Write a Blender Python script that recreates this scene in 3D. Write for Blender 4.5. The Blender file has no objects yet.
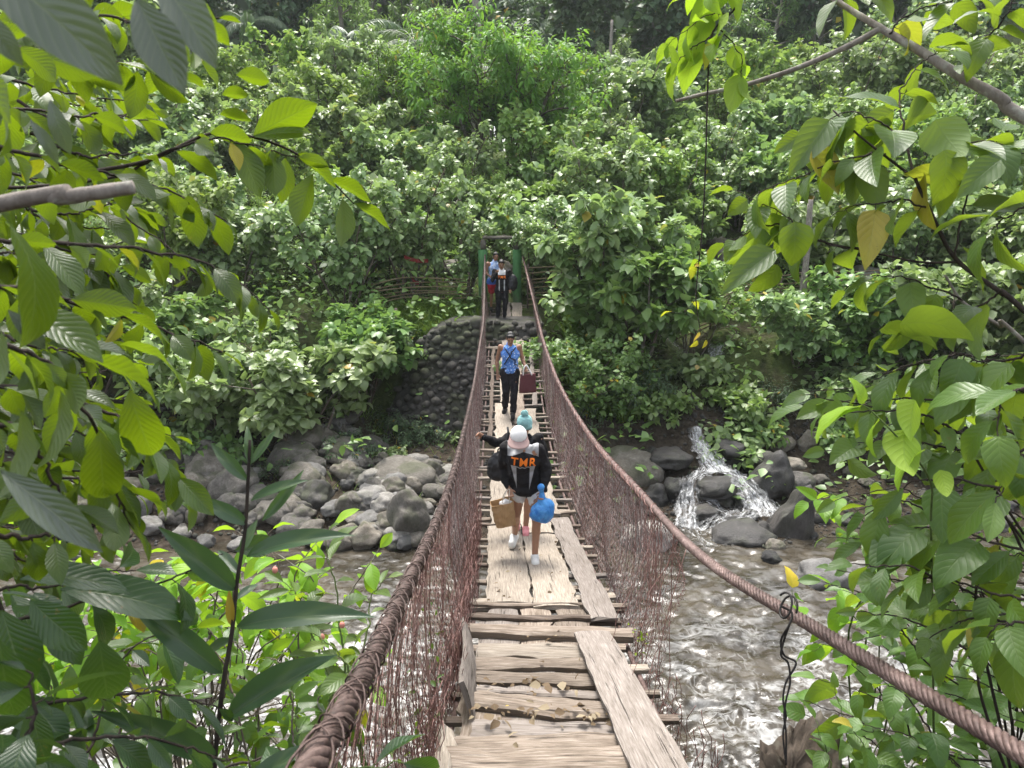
import bpy, math, random
import numpy as np
from mathutils import Vector, noise
from mathutils.bvhtree import BVHTree

S = bpy.context.scene
COL = S.collection
RNG = np.random.default_rng(7)
random.seed(7)

# ------------------------------------------------------------------ camera model
CZ = 6.6
PITCH = math.radians(13.5)
FPX = 768.0
cp, sp = math.cos(PITCH), math.sin(PITCH)

def P(px, py, d):
    """world point seen at a photo pixel, d metres away along the optical axis"""
    x = (px - 512) / FPX; y = (384 - py) / FPX
    return np.array([x * d, d * (cp + y * sp), CZ + d * (-sp + y * cp)])

def PY(px, py, Y):
    y = (384 - py) / FPX
    return P(px, py, Y / (cp + y * sp))

def XY(px, Y, z=3.0):
    """world x for a photo column at ground distance Y"""
    d = Y * cp - (z - CZ) * sp
    return (px - 512) / FPX * d

# ------------------------------------------------------------------ mesh builder
class MB:
    def __init__(s):
        s.v = []; s.idx = []; s.sz = []; s.uv = []; s.rnd = []; s.mi = []; s.n = 0
    def add(s, v, faces, uv=None, rnd=0.0, mi=0):
        v = np.asarray(v, float).reshape(-1, 3); m = len(v)
        s.v.append(v)
        for f in faces:
            s.idx.append(np.asarray(f, np.int64) + s.n); s.sz.append(np.array([len(f)]))
        s.mi.append(np.full(len(faces), mi))
        s.uv.append(np.zeros((m, 2)) if uv is None else np.asarray(uv, float))
        s.rnd.append(np.full(m, rnd) if np.isscalar(rnd) else np.asarray(rnd, float))
        s.n += m
    def add_batch(s, V, fidx, fsz, UV, rnd, mi=0):
        """V (N,m,3) copies of one template with flat face indices"""
        N, m, _ = V.shape
        s.v.append(V.reshape(-1, 3))
        off = (np.arange(N) * m + s.n)[:, None]
        s.idx.append((fidx[None, :] + off).ravel())
        s.sz.append(np.tile(fsz, N)); s.mi.append(np.full(N * len(fsz), mi))
        s.uv.append(np.tile(UV, (N, 1))); s.rnd.append(np.repeat(rnd, m))
        s.n += N * m
    def mesh(s, name, mats, smooth=True):
        me = bpy.data.meshes.new(name)
        if not s.n: return me
        v = np.concatenate(s.v); idx = np.concatenate(s.idx); sz = np.concatenate(s.sz)
        me.vertices.add(len(v)); me.vertices.foreach_set('co', v.astype(np.float32).ravel())
        me.loops.add(len(idx)); me.loops.foreach_set('vertex_index', idx.astype(np.int32))
        me.polygons.add(len(sz))
        st = np.concatenate([[0], np.cumsum(sz)[:-1]])
        me.polygons.foreach_set('loop_start', st.astype(np.int32))
        me.polygons.foreach_set('loop_total', sz.astype(np.int32))
        me.polygons.foreach_set('material_index', np.concatenate(s.mi).astype(np.int32))
        me.polygons.foreach_set('use_smooth', np.full(len(sz), smooth))
        uvl = me.uv_layers.new(name='UVMap')
        uvl.data.foreach_set('uv', np.concatenate(s.uv)[idx].astype(np.float32).ravel())
        at = me.attributes.new('rnd', 'FLOAT', 'POINT')
        at.data.foreach_set('value', np.concatenate(s.rnd).astype(np.float32))
        for m in (mats if isinstance(mats, (list, tuple)) else [mats]): me.materials.append(m)
        me.update(calc_edges=True); me.validate()
        return me
    def build(s, name, mats, parent=None, smooth=True, local=None):
        if local is not None:
            s.v = [a - np.asarray(local) for a in s.v]
        return link(name, s.mesh(name, mats, smooth), parent)

def link(name, data, parent=None, loc=(0, 0, 0)):
    o = bpy.data.objects.new(name, data); COL.objects.link(o); o.location = loc
    if parent is not None: o.parent = parent
    return o

def thing(name, label, cat, loc=(0, 0, 0), rz=0.0, group=None):
    o = link(name, None); o.location = tuple(loc); o.rotation_euler = (0, 0, rz)
    return tag(o, label, cat, group)

def tag(o, label=None, cat=None, group=None, kind=None):
    if label: o['label'] = label
    if cat: o['category'] = cat
    if group: o['group'] = group
    if kind: o['kind'] = kind
    return o

def dup(root, loc, rz=0.0, sc=1.0, label=None, group=None):
    r = root.copy(); COL.objects.link(r)
    r.location = tuple(loc); r.rotation_euler = (0, 0, rz)
    r.scale = (sc, sc, sc) if np.isscalar(sc) else tuple(sc)
    if label: r['label'] = label
    if group: r['group'] = group
    for ch in list(root.children):
        c = ch.copy(); COL.objects.link(c); c.parent = r
        for g in ch.children:
            d = g.copy(); COL.objects.link(d); d.parent = c
    return r

def norm(a):
    a = np.asarray(a, float); l = np.linalg.norm(a, axis=-1, keepdims=True)
    return a / np.maximum(l, 1e-9)

def spline(pts, n):
    """Catmull-Rom through pts"""
    p = np.asarray(pts, float)
    if len(p) < 3:
        return p[0] + (p[-1] - p[0]) * np.linspace(0, 1, n)[:, None]
    q = np.vstack([2 * p[0] - p[1], p, 2 * p[-1] - p[-2]])
    t = np.linspace(0, len(p) - 1 - 1e-9, n); i = t.astype(int); f = (t - i)[:, None]
    a, b, c, d = q[i], q[i + 1], q[i + 2], q[i + 3]
    return .5 * (2 * b + (c - a) * f + (2 * a - 5 * b + 4 * c - d) * f ** 2 + (3 * b - a - 3 * c + d) * f ** 3)

def frames(pts):
    p = np.asarray(pts, float); t = norm(np.gradient(p, axis=0))
    ref = np.where(np.abs(t[:, 2:3]) > .9, np.array([[1., 0, 0]]), np.array([[0, 0, 1.]]))
    a = np.zeros_like(t); a[0] = norm(np.cross(t[0], ref[0]))
    for i in range(1, len(p)):
        v = a[i - 1] - t[i] * np.dot(a[i - 1], t[i]); l = np.linalg.norm(v)
        a[i] = v / l if l > 1e-6 else norm(np.cross(t[i], ref[i]))
    return t, a, np.cross(t, a)

def tube(mb, pts, r0, r1=None, sides=6, rnd=0.0, cap=True, jit=0.0, mi=0):
    p = np.asarray(pts, float); n = len(p)
    r1 = r0 if r1 is None else r1
    r = np.linspace(r0, r1, n) if np.isscalar(r0) else np.asarray(r0, float)
    t, a, b = frames(p)
    th = np.arange(sides) * 2 * math.pi / sides
    rr = r[:, None] * np.ones((1, sides))
    if jit: rr = rr * (1 + jit * RNG.uniform(-1, 1, rr.shape))
    V = p[:, None] + rr[..., None] * (np.cos(th)[None, :, None] * a[:, None] + np.sin(th)[None, :, None] * b[:, None])
    base = np.arange(n - 1)[:, None] * sides; k = np.arange(sides)[None]; k2 = (k + 1) % sides
    F = np.stack([base + k, base + k2, base + sides + k2, base + sides + k], -1).reshape(-1, 4)
    L = np.concatenate([[0], np.cumsum(np.linalg.norm(np.diff(p, axis=0), axis=1))])
    UV = np.stack([np.tile(np.arange(sides) / sides, n), np.repeat(L, sides)], -1)
    s = mb.n
    mb.v.append(V.reshape(-1, 3)); mb.uv.append(UV); mb.rnd.append(np.full(n * sides, rnd)); mb.n += n * sides
    mb.idx.append((F + s).ravel()); mb.sz.append(np.full(len(F), 4)); mb.mi.append(np.full(len(F), mi))
    if cap:
        mb.idx.append(np.arange(sides)[::-1] + s); mb.sz.append(np.array([sides])); mb.mi.append(np.array([mi]))
        mb.idx.append(np.arange(sides) + s + (n - 1) * sides); mb.sz.append(np.array([sides])); mb.mi.append(np.array([mi]))

def fbm(x, y, z=0.0, o=4):
    return noise.fractal(Vector((x, y, z)), 1.0, 2.0, o)

# ------------------------------------------------------------------ materials
def mat(name):
    m = bpy.data.materials.new(name); m.use_nodes = True
    nt = m.node_tree; nt.nodes.clear()
    return m, nt
class NT:
    """tiny node-graph helper"""
    def __init__(s, name):
        s.m, s.nt = mat(name); s.out = s.nt.nodes.new('ShaderNodeOutputMaterial')
    def n(s, typ, **kw):
        nd = s.nt.nodes.new('ShaderNode' + typ)
        for k, v in kw.items():
            if k.startswith('i_'):
                key = k[2:]; key = int(key) if key.isdigit() else key.replace('_', ' ')
                sock = nd.inputs[key]
                if isinstance(v, bpy.types.NodeSocket): s.nt.links.new(v, sock)
                else: sock.default_value = v
            else: setattr(nd, k, v)
        return nd
    def l(s, a, b): s.nt.links.new(a, b)
    def math(s, op, a, b=0.0, c=0.0, clamp=False):
        nd = s.n('Math', operation=op, use_clamp=clamp)
        for i, v in enumerate((a, b, c)):
            if isinstance(v, bpy.types.NodeSocket): s.l(v, nd.inputs[i])
            else: nd.inputs[i].default_value = v
        return nd.outputs[0]
    def mix(s, f, a, b, blend='MIX'):
        nd = s.n('Mix', data_type='RGBA', blend_type=blend)
        for sock, v in ((nd.inputs[0], f), (nd.inputs[6], a), (nd.inputs[7], b)):
            if isinstance(v, bpy.types.NodeSocket): s.l(v, sock)
            else: sock.default_value = (*v, 1) if (not np.isscalar(v) and len(v) == 3) else v
        return nd.outputs[2]
    def ramp(s, f, stops, interp='LINEAR'):
        nd = s.n('ValToRGB'); cr = nd.color_ramp; cr.interpolation = interp
        while len(cr.elements) < len(stops): cr.elements.new(.5)
        for e, (p, c) in zip(cr.elements, stops):
            e.position = p; e.color = (*c, 1) if not np.isscalar(c) else (c, c, c, 1)
        s.l(f, nd.inputs[0]); return nd.outputs[0]
    def noise(s, scale, detail=4, rough=.55, vec=None, out=0, dist=0.0):
        nd = s.n('TexNoise'); nd.inputs['Scale'].default_value = scale
        nd.inputs['Detail'].default_value = detail; nd.inputs['Roughness'].default_value = rough
        nd.inputs['Distortion'].default_value = dist
        if vec is not None: s.l(vec, nd.inputs['Vector'])
        return nd.outputs[out]
    def coord(s, which='Object'): return s.n('TexCoord').outputs[which]
    def mapping(s, vec, scale=(1, 1, 1), rot=(0, 0, 0)):
        nd = s.n('Mapping'); s.l(vec, nd.inputs[0]); nd.inputs['Scale'].default_value = scale
        nd.inputs['Rotation'].default_value = rot
        return nd.outputs[0]
    def bump(s, h, strength=.3, dist=.02, nrm=None):
        nd = s.n('Bump'); nd.inputs['Strength'].default_value = strength; nd.inputs['Distance'].default_value = dist
        s.l(h, nd.inputs['Height'])
        if nrm is not None: s.l(nrm, nd.inputs['Normal'])
        return nd.outputs[0]
    def pbsdf(s, col, rough=.6, spec=.5, nrm=None, metal=0.0):
        nd = s.n('BsdfPrincipled')
        for k, v in (('Base Color', col), ('Roughness', rough), ('Specular IOR Level', spec), ('Metallic', metal)):
            if isinstance(v, bpy.types.NodeSocket): s.l(v, nd.inputs[k])
            else: nd.inputs[k].default_value = (*v, 1) if not np.isscalar(v) else v
        if nrm is not None: s.l(nrm, nd.inputs['Normal'])
        return nd.outputs[0]
    def done(s, sh): s.l(sh, s.out.inputs[0]); return s.m

def leafmat(name, c0, c1, c2, under, tcol, trans=.35, rough=.42, spec=.5, veins=9, yellow=.97, ycol=(.42, .30, .03), vary=.25, spots=False, um=.62):
    """leaf: per-leaf tint from 'rnd', paler underside, veins, light through the blade"""
    t = NT(name)
    at = t.n('Attribute', attribute_name='rnd').outputs['Fac']
    col = t.ramp(at, [(0, c0), (.5, c1), (yellow - .02, c2), (yellow, ycol)])
    oi = t.n('ObjectInfo').outputs['Random']
    hs = t.n('HueSaturation'); t.l(col, hs.inputs['Color'])
    t.l(t.math('MULTIPLY_ADD', oi, .035, .482), hs.inputs['Hue'])
    t.l(t.math('MULTIPLY_ADD', oi, vary, 1 - vary / 2), hs.inputs['Value'])
    col = hs.outputs[0]
    uv = t.n('UVMap').outputs[0]; sx = t.n('SeparateXYZ'); t.l(uv, sx.inputs[0])
    u = t.math('ABSOLUTE', t.math('SUBTRACT', sx.outputs[0], .5))
    w = t.math('SUBTRACT', t.math('MULTIPLY', sx.outputs[1], veins), t.math('MULTIPLY', u, veins * .55))
    fr = t.math('ABSOLUTE', t.math('SUBTRACT', t.math('FRACT', w), .5))
    lat = t.math('SUBTRACT', 1, t.math('MULTIPLY', fr, 9), clamp=True)
    mid = t.math('SUBTRACT', 1, t.math('MULTIPLY', u, 32), clamp=True)
    vn = t.math('MAXIMUM', t.math('MULTIPLY', lat, .55), mid)
    nz = t.noise(9, 3, .6, t.coord('Object'))
    col = t.mix(t.math('MULTIPLY', nz, .55), col, t.mix(1, col, (.55, .62, .5), 'MULTIPLY'))
    if spots:
        sp1 = t.ramp(t.noise(60, 3, .6, t.coord('Object')), [(.66, 0.), (.70, 1.)]); sp2 = t.ramp(t.noise(5, 2, .5, t.coord('Object')), [(.5, 0.), (.62, 1.)])
        col = t.mix(t.math('MULTIPLY', t.math('MULTIPLY', sp1, sp2), .75), col, (.16, .10, .03))
    col = t.mix(t.math('MULTIPLY', vn, .35), col, t.mix(.5, col, (.35, .42, .15)))
    bf = t.n('NewGeometry').outputs['Backfacing']
    pal = t.mix(um, col, under)
    col2 = t.mix(bf, col, pal)
    hgt = t.math('SUBTRACT', t.math('MULTIPLY', t.math('COSINE', t.math('MULTIPLY', w, 6.283)), .22), vn)
    nr = t.bump(hgt, .3, .003)
    rg = t.mix(bf, (rough, rough, rough), (min(1, rough + .25),) * 3)
    p = t.pbsdf(col2, rg, spec, nr)
    tr = t.n('BsdfTranslucent')
    tc = t.mix(1, t.mix(.55, col, tcol), (1, 1, 1), 'MULTIPLY')
    tc = t.mix(t.math('MULTIPLY', vn, .45), tc, t.mix(1, tc, (.4, .5, .2), 'MULTIPLY'))
    t.l(tc, tr.inputs[0]); t.l(nr, tr.inputs[1])
    mx = t.n('MixShader'); mx.inputs[0].default_value = trans
    t.l(p, mx.inputs[1]); t.l(tr.outputs[0], mx.inputs[2])
    return t.done(mx.outputs[0])

M = {}
# broad pale leaves of the far bank
M['leaf_sage'] = leafmat('leaf_sage', (.13, .205, .07), (.235, .335, .125), (.36, .46, .22), (.42, .47, .33), (.32, .48, .09), .36, .36, .7, 7, .985)
M['leaf_mid'] = leafmat('leaf_mid', (.085, .165, .04), (.165, .27, .075), (.28, .39, .125), (.32, .40, .21), (.28, .46, .06), .36, .40, .6, 7, .985)
M['leaf_lime'] = leafmat('leaf_lime', (.07, .17, .02), (.12, .26, .035), (.19, .35, .06), (.20, .32, .10), (.32, .55, .05), .38, .5, .35, 7, .995)
M['leaf_fresh'] = leafmat('leaf_fresh', (.11, .19, .04), (.20, .31, .065), (.31, .42, .12), (.36, .43, .23), (.34, .5, .06), .36, .45, .4, 7, .98)
M['leaf_dark'] = leafmat('leaf_dark', (.045, .085, .042), (.08, .135, .062), (.13, .195, .09), (.18, .22, .14), (.10, .2, .03), .2, .5, .4, 7, .985)
M['leaf_palm'] = leafmat('leaf_palm', (.05, .09, .035), (.08, .13, .055), (.11, .17, .075), (.14, .2, .1), (.2, .35, .08), .2, .4, .5, 1, .999)
# near leaves
M['leaf_near'] = leafmat('leaf_near', (.014, .038, .004), (.038, .088, .006), (.10, .175, .010), (.09, .14, .03), (.32, .47, .006), .40, .33, .6, 11, .97, (.45, .38, .02), .1, True, .25)
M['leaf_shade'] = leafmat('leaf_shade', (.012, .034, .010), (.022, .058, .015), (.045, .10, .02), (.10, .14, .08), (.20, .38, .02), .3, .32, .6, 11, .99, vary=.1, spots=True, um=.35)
M['leaf_lance'] = leafmat('leaf_lance', (.022, .055, .026), (.034, .08, .034), (.06, .12, .045), (.09, .14, .07), (.2, .36, .06), .22, .36, .5, 1, .99, vary=.1)
M['leaf_right'] = leafmat('leaf_right', (.028, .065, .014), (.062, .13, .026), (.14, .235, .04), (.14, .21, .06), (.42, .58, .015), .40, .40, .5, 8, .96, (.42, .33, .05), .12, True, .4)
M['leaf_bright'] = leafmat('leaf_bright', (.10, .22, .014), (.19, .36, .02), (.33, .50, .03), (.26, .36, .06), (.46, .68, .03), .45, .45, .4, 8, .975, (.6, .42, .03), .1)  # lime leaves, colour brightened to stand for a patch of direct sun
M['leaf_grey'] = leafmat('leaf_grey', (.03, .05, .028), (.055, .08, .048), (.08, .11, .065), (.14, .17, .11), (.2, .3, .1), .15, .30, .8, 10, .999, vary=.08)
M['grass'] = leafmat('grass', (.05, .10, .015), (.10, .18, .03), (.18, .26, .05), (.14, .22, .05), (.3, .45, .05), .3, .55, .3, 1, .985)
M['dead_leaf'] = leafmat('dead_leaf', (.07, .045, .028), (.16, .11, .07), (.33, .27, .19), (.3, .22, .13), (.4, .25, .08), .2, .7, .2, 8, .95, (.5, .35, .05))

def bark(name, c0, c1, sc=14, lichen=.0):
    t = NT(name); o = t.coord('Object')
    n1 = t.noise(sc, 6, .65, t.mapping(o, (1, 1, .35)))
    col = t.ramp(n1, [(.3, c0), (.7, c1)])
    if lichen:
        n2 = t.noise(sc * .5, 4, .6, o)
        col = t.mix(t.ramp(n2, [(.56, 0.), (.63, lichen)]), col, (.34, .36, .30))
    return t.done(t.pbsdf(col, .85, .2, t.bump(n1, .6, .01)))
M['bark'] = bark('bark', (.05, .038, .028), (.17, .14, .11), 14, .5)
M['bark_grey'] = bark('bark_grey', (.12, .10, .085), (.28, .25, .22), 30, .5)
M['bark_dark'] = bark('bark_dark', (.015, .012, .010), (.05, .038, .03), 30)
M['stem_green'] = bark('stem_green', (.05, .08, .02), (.12, .16, .05), 30)
M['drift'] = bark('drift', (.025, .02, .016), (.10, .078, .06), 22, .1)

def woodmat(name, c0, c1, c2, wear=.35):
    t = NT(name); uv = t.n('UVMap').outputs[0]
    oi = t.n('ObjectInfo').outputs['Random']
    ofs = t.n('CombineXYZ'); t.l(t.math('MULTIPLY', oi, 37.), ofs.inputs[0]); t.l(t.math('MULTIPLY', oi, 11.), ofs.inputs[1])
    va = t.n('VectorMath', operation='ADD'); t.l(uv, va.inputs[0]); t.l(ofs.outputs[0], va.inputs[1])
    fib = t.noise(1, 8, .7, t.mapping(va.outputs[0], (90, 5, 1)), dist=.4)
    big = t.noise(1, 4, .6, t.mapping(va.outputs[0], (9, 3, 1)))
    crack = t.noise(1, 5, .6, t.mapping(va.outputs[0], (48, 1.3, 1)))
    col = t.ramp(fib, [(.28, c0), (.5, c1), (.72, c2)])
    col = t.mix(t.ramp(big, [(.35, 0.), (.7, wear)]), col, t.mix(1, col, (.55, .53, .5), 'MULTIPLY'))
    hv = t.n('HueSaturation'); t.l(col, hv.inputs['Color']); t.l(t.math('MULTIPLY_ADD', oi, .4, .8), hv.inputs['Value'])
    ck = t.ramp(crack, [(.33, 1.), (.385, 0.)])
    col = t.mix(t.math('MULTIPLY', ck, .75), hv.outputs[0], (.035, .028, .022))
    h = t.math('SUBTRACT', t.math('MULTIPLY', fib, .5), ck)
    return t.done(t.pbsdf(col, .85, .2, t.bump(h, .8, .008)))
M['wood_cream'] = woodmat('wood_cream', (.15, .127, .10), (.28, .24, .195), (.41, .37, .315))
M['wood_brown'] = woodmat('wood_brown', (.085, .066, .052), (.195, .158, .126), (.345, .30, .255), .8)
M['wood_grey'] = woodmat('wood_grey', (.105, .088, .075), (.19, .165, .145), (.29, .26, .24), .5)
M['wood_dark'] = woodmat('wood_dark', (.06, .045, .035), (.13, .10, .08), (.24, .2, .17), .5)
M['bamboo'] = woodmat('bamboo', (.10, .075, .04), (.19, .15, .09), (.30, .25, .17), .4)

def rust(name, c0, c1, c2, rough=.7, metal=.0, sc=40):
    t = NT(name); n1 = t.noise(sc, 5, .65, t.coord('Object')); n2 = t.noise(sc * .12, 3, .5, t.coord('Object'))
    f = t.math('ADD', t.math('MULTIPLY', n1, .6), t.math('MULTIPLY', n2, .4))
    col = t.ramp(f, [(.36, c0), (.5, c1), (.64, c2)])
    return t.done(t.pbsdf(col, rough, .4, t.bump(n1, .4, .003), metal))
M['cable'] = rust('cable', (.05, .032, .028), (.115, .075, .065), (.21, .15, .135), .6, .25, 60)
M['cable_dark'] = rust('cable_dark', (.03, .02, .017), (.07, .045, .038), (.14, .095, .082), .65, .2, 60)
M['net'] = rust('net', (.07, .034, .028), (.19, .095, .08), (.38, .25, .225), .55, .2, 25)
M['net_grey'] = rust('net_grey', (.10, .08, .072), (.27, .235, .22), (.52, .48, .46), .5, .3, 25)
M['wire_black'] = rust('wire_black', (.01, .009, .009), (.022, .02, .018), (.05, .04, .035), .6, .3)

def rockmat(name, c0, c1, c2, moss=.5, wet=0.0):
    t = NT(name); o = t.coord('Object'); oi = t.n('ObjectInfo').outputs['Random']
    va = t.n('VectorMath', operation='ADD'); t.l(o, va.inputs[0])
    cb = t.n('CombineXYZ'); t.l(t.math('MULTIPLY', oi, 50.), cb.inputs[0]); t.l(cb.outputs[0], va.inputs[1]); o = va.outputs[0]
    n1 = t.noise(2.2, 8, .65, o); n2 = t.noise(14, 4, .7, o); n3 = t.noise(1.3, 3, .5, o)
    f = t.math('ADD', t.math('MULTIPLY', n1, .65), t.math('MULTIPLY', n2, .35))
    col = t.ramp(f, [(.34, c0), (.52, c1), (.70, c2)])
    hv = t.n('HueSaturation'); t.l(col, hv.inputs['Color'])
    t.l(t.math('MULTIPLY_ADD', oi, .6, .55), hv.inputs['Value']); t.l(t.math('MULTIPLY_ADD', oi, .6, .6), hv.inputs['Saturation'])
    nz = t.n('SeparateXYZ'); t.l(t.n('NewGeometry').outputs['Normal'], nz.inputs[0])
    mk = t.math('MULTIPLY', t.ramp(n3, [(.50, 0.), (.60, 1.)]), t.math('MULTIPLY_ADD', nz.outputs[2], .5, .4, clamp=True))
    col = t.mix(t.math('MULTIPLY', mk, moss), hv.outputs[0], (.05, .062, .022))
    rg = t.ramp(n1, [(.3, .85 - .6 * wet), (.7, .95 - .45 * wet)])
    return t.done(t.pbsdf(col, rg, .5, t.bump(t.math('ADD', f, t.math('MULTIPLY', t.noise(45, 4, .7, o), .25)), .9, .05)))
M['rock'] = rockmat('rock', (.065, .057, .045), (.15, .136, .114), (.27, .25, .22), .6)
M['rock_pale'] = rockmat('rock_pale', (.12, .112, .10), (.235, .224, .205), (.37, .358, .335), .25)
M['rock_wall'] = rockmat('rock_wall', (.03, .028, .022), (.085, .078, .066), (.17, .155, .135), .8)
M['rock_wet'] = rockmat('rock_wet', (.018, .016, .014), (.042, .038, .034), (.085, .078, .07), .25, .8)

def plain(name, col, rough=.7, spec=.3, ns=40, amt=.25, bumpd=.002):
    t = NT(name); n1 = t.noise(ns, 4, .6, t.coord('Object'))
    c = t.mix(t.math('MULTIPLY', n1, amt * 2), col, tuple(x * .55 for x in col))
    return t.done(t.pbsdf(c, rough, spec, t.bump(n1, .4, bumpd)))
# ------------------------------------------------------------------ terrain
def sstep(a, b, x):
    t = np.clip((x - a) / (b - a), 0, 1); return t * t * (3 - 2 * t)
PROF_Y = [-14, -2, .6, 2, 4, 6, 7.2, 9, 12.6, 13.7, 15.5, 18, 19.4, 20.8, 22, 26, 30, 40, 60, 90, 160]
PROF_Z = [6.0, 5.1, 5.0, 3.5, 1.5, .15, -.35, -.6, -.45, .02, .55, 1.15, 1.8, 2.9, 3.45, 4.2, 5.4, 8.6, 14, 30, 62]
def creek_x(Y): return np.interp(Y, [12, 14, 16, 17.5, 20, 24, 30], [3.7, 3.9, 3.95, 4.1, 4.7, 5.4, 8])
def H0(x, Y):
    Yw = Y + .35 * np.sin(x * .55 + 1) + .2 * np.sin(x * 1.7)
    z = np.interp(Yw, PROF_Y, PROF_Z)
    zr = np.interp(Yw, [13.7, 15.5, 17, 17.9, 19, 20.5, 22], [.02, .12, .35, 1.15, 1.75, 2.75, 3.45])
    rs_ = sstep(.9, 1.9, np.asarray(x, float)) * ((Yw > 13.7) & (Yw < 22))
    z = z * (1 - rs_) + zr * rs_
    wm = sstep(-4.1, -3.4, np.asarray(x, float)) * (1 - sstep(.8, 1.3, np.asarray(x, float)))
    z = z * (1 - wm) + np.minimum(z, np.interp(Y, [15.5, 18.4, 19.8, 20.05], [.5, .62, .8, 9])) * wm
    hump = np.maximum(0, np.abs(x) - 16) * .12 * sstep(12, 30, np.asarray(Y, float))
    z = z + hump
    cx = creek_x(Y); g = np.exp(-((x - cx) / .95) ** 2) * sstep(13.6, 14.6, np.asarray(Y, float)) * (1 - sstep(27, 32, np.asarray(Y, float)))
    cz = np.interp(Y, [13, 14.2, 15.3, 16.2, 16.9, 17.5, 19.5, 24, 32], [-.3, -.08, .05, .35, .95, 1.2, 2.0, 2.6, 5.5])
    return z * (1 - g) + np.minimum(z, cz) * g
def H(x, Y):
    return float(H0(np.float64(x), np.float64(Y))) + .18 * fbm(x * .35, Y * .35, 3.1, 3) * (1 if Y > 14.5 or Y < 5 else .4)

def grid_mesh(xs, ys, zf):
    X, Yy = np.meshgrid(xs, ys); Z = np.array([[zf(a, b) for a in xs] for b in ys])
    V = np.stack([X, Yy, Z], -1).reshape(-1, 3); nx = len(xs)
    i = np.arange(len(ys) - 1)[:, None] * nx; j = np.arange(nx - 1)[None]
    F = np.stack([i + j, i + j + 1, i + nx + j + 1, i + nx + j], -1).reshape(-1, 4)
    UV = np.stack([X, Yy], -1).reshape(-1, 2)
    mb = MB(); mb.add_batch(V[None], F.ravel(), np.full(len(F), 4), UV, np.zeros(1)); return mb
xs = np.concatenate([np.linspace(-130, -22, 28), np.linspace(-21.5, 21.5, 130), np.linspace(22, 130, 28)])
ys = np.concatenate([np.linspace(-14, 12, 40), np.linspace(12.2, 26, 90), np.linspace(26.5, 60, 60), np.linspace(62, 160, 30)])
t = NT('soil'); o = t.coord('Object')
n1 = t.noise(.9, 8, .65, o); n2 = t.noise(7, 6, .7, o); n3 = t.noise(.35, 4, .6, o)
sc_ = t.ramp(n2, [(.3, (.016, .012, .008)), (.5, (.045, .036, .026)), (.72, (.095, .078, .06))])
gc_ = t.ramp(n2, [(.3, (.025, .04, .010)), (.7, (.075, .105, .028))])
sy_ = t.n('SeparateXYZ'); t.l(o, sy_.inputs[0])
bank = t.math('MULTIPLY_ADD', t.math('ADD', sy_.outputs[1], t.math('MULTIPLY', n3, 2.)), .6, -11.6, clamp=True)
col = t.mix(t.math('MULTIPLY', bank, t.ramp(n1, [(.36, .15), (.52, .9)])), sc_, gc_)
M['soil'] = t.done(t.pbsdf(col, .95, .1, t.bump(t.math('ADD', n2, n1), .8, .08)))
tag(grid_mesh(xs, ys, H).build('ground', M['soil']), kind='structure')

import bmesh
# ------------------------------------------------------------------ river
def ripple(x, y):
    rough = .35 + .65 * max(0, min(1, (12.6 - y) / 3.5))
    rough *= .55 + .75 * max(0, fbm(x * .35, y * .35, 9, 2) + .45)
    a = abs(fbm(x * 1.3 + .4 * y, y * 2.2, 1.0, 4)); b = fbm(x * 4.5, y * 6.0, 4.0, 3)
    return .03 + rough * (.105 * (.5 - a) + .05 * b)
wx = np.concatenate([np.linspace(-24, -9.1, 60), np.linspace(-9, 9, 420), np.linspace(9.1, 24, 60)]); wy = np.linspace(4.5, 14.6, 260)
water_mb = grid_mesh(wx, wy, ripple)
t = NT('river_water'); o = t.coord('Object')
m1 = t.mapping(o, (1, 1.6, 1), (0, 0, .25))
w1 = t.noise(2.2, 6, .62, m1, dist=.8); w2 = t.noise(5.5, 4, .55, m1, dist=1.0)
sx = t.n('SeparateXYZ'); t.l(o, sx.inputs[0])
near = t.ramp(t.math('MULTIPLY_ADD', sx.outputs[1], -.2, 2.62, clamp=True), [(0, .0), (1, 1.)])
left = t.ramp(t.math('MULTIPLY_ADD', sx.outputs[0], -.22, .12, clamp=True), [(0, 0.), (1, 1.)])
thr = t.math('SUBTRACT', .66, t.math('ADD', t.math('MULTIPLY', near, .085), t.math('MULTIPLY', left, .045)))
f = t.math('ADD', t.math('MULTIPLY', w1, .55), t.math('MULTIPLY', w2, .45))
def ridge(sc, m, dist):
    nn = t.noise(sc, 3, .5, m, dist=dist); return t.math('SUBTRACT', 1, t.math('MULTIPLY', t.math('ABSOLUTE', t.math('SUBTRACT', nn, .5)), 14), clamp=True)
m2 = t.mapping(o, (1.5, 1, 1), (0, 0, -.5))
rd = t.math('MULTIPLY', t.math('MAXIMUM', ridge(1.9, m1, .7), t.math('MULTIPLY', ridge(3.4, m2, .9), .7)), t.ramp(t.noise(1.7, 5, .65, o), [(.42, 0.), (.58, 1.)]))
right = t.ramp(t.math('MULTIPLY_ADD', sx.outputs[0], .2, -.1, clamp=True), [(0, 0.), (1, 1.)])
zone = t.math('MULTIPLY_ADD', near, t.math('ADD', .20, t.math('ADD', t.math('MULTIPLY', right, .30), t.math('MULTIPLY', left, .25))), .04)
foam_glint = t.math('MAXIMUM', t.math('MULTIPLY', t.math('SUBTRACT', f, thr), 9, clamp=True), t.math('MULTIPLY', rd, zone), clamp=True)  # foam patches plus thin white ridge lines that paint glints into the colour
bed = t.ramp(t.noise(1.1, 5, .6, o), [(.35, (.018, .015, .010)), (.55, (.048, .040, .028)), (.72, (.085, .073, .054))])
colw = t.mix(foam_glint, bed, (.72, .73, .72))
bp = t.bump(t.math('ADD', t.math('MULTIPLY', w2, .6), t.math('MULTIPLY', w1, 1.3)), .2, .06)
rg = t.mix(foam_glint, (.19,) * 3, (.6,) * 3)
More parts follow.
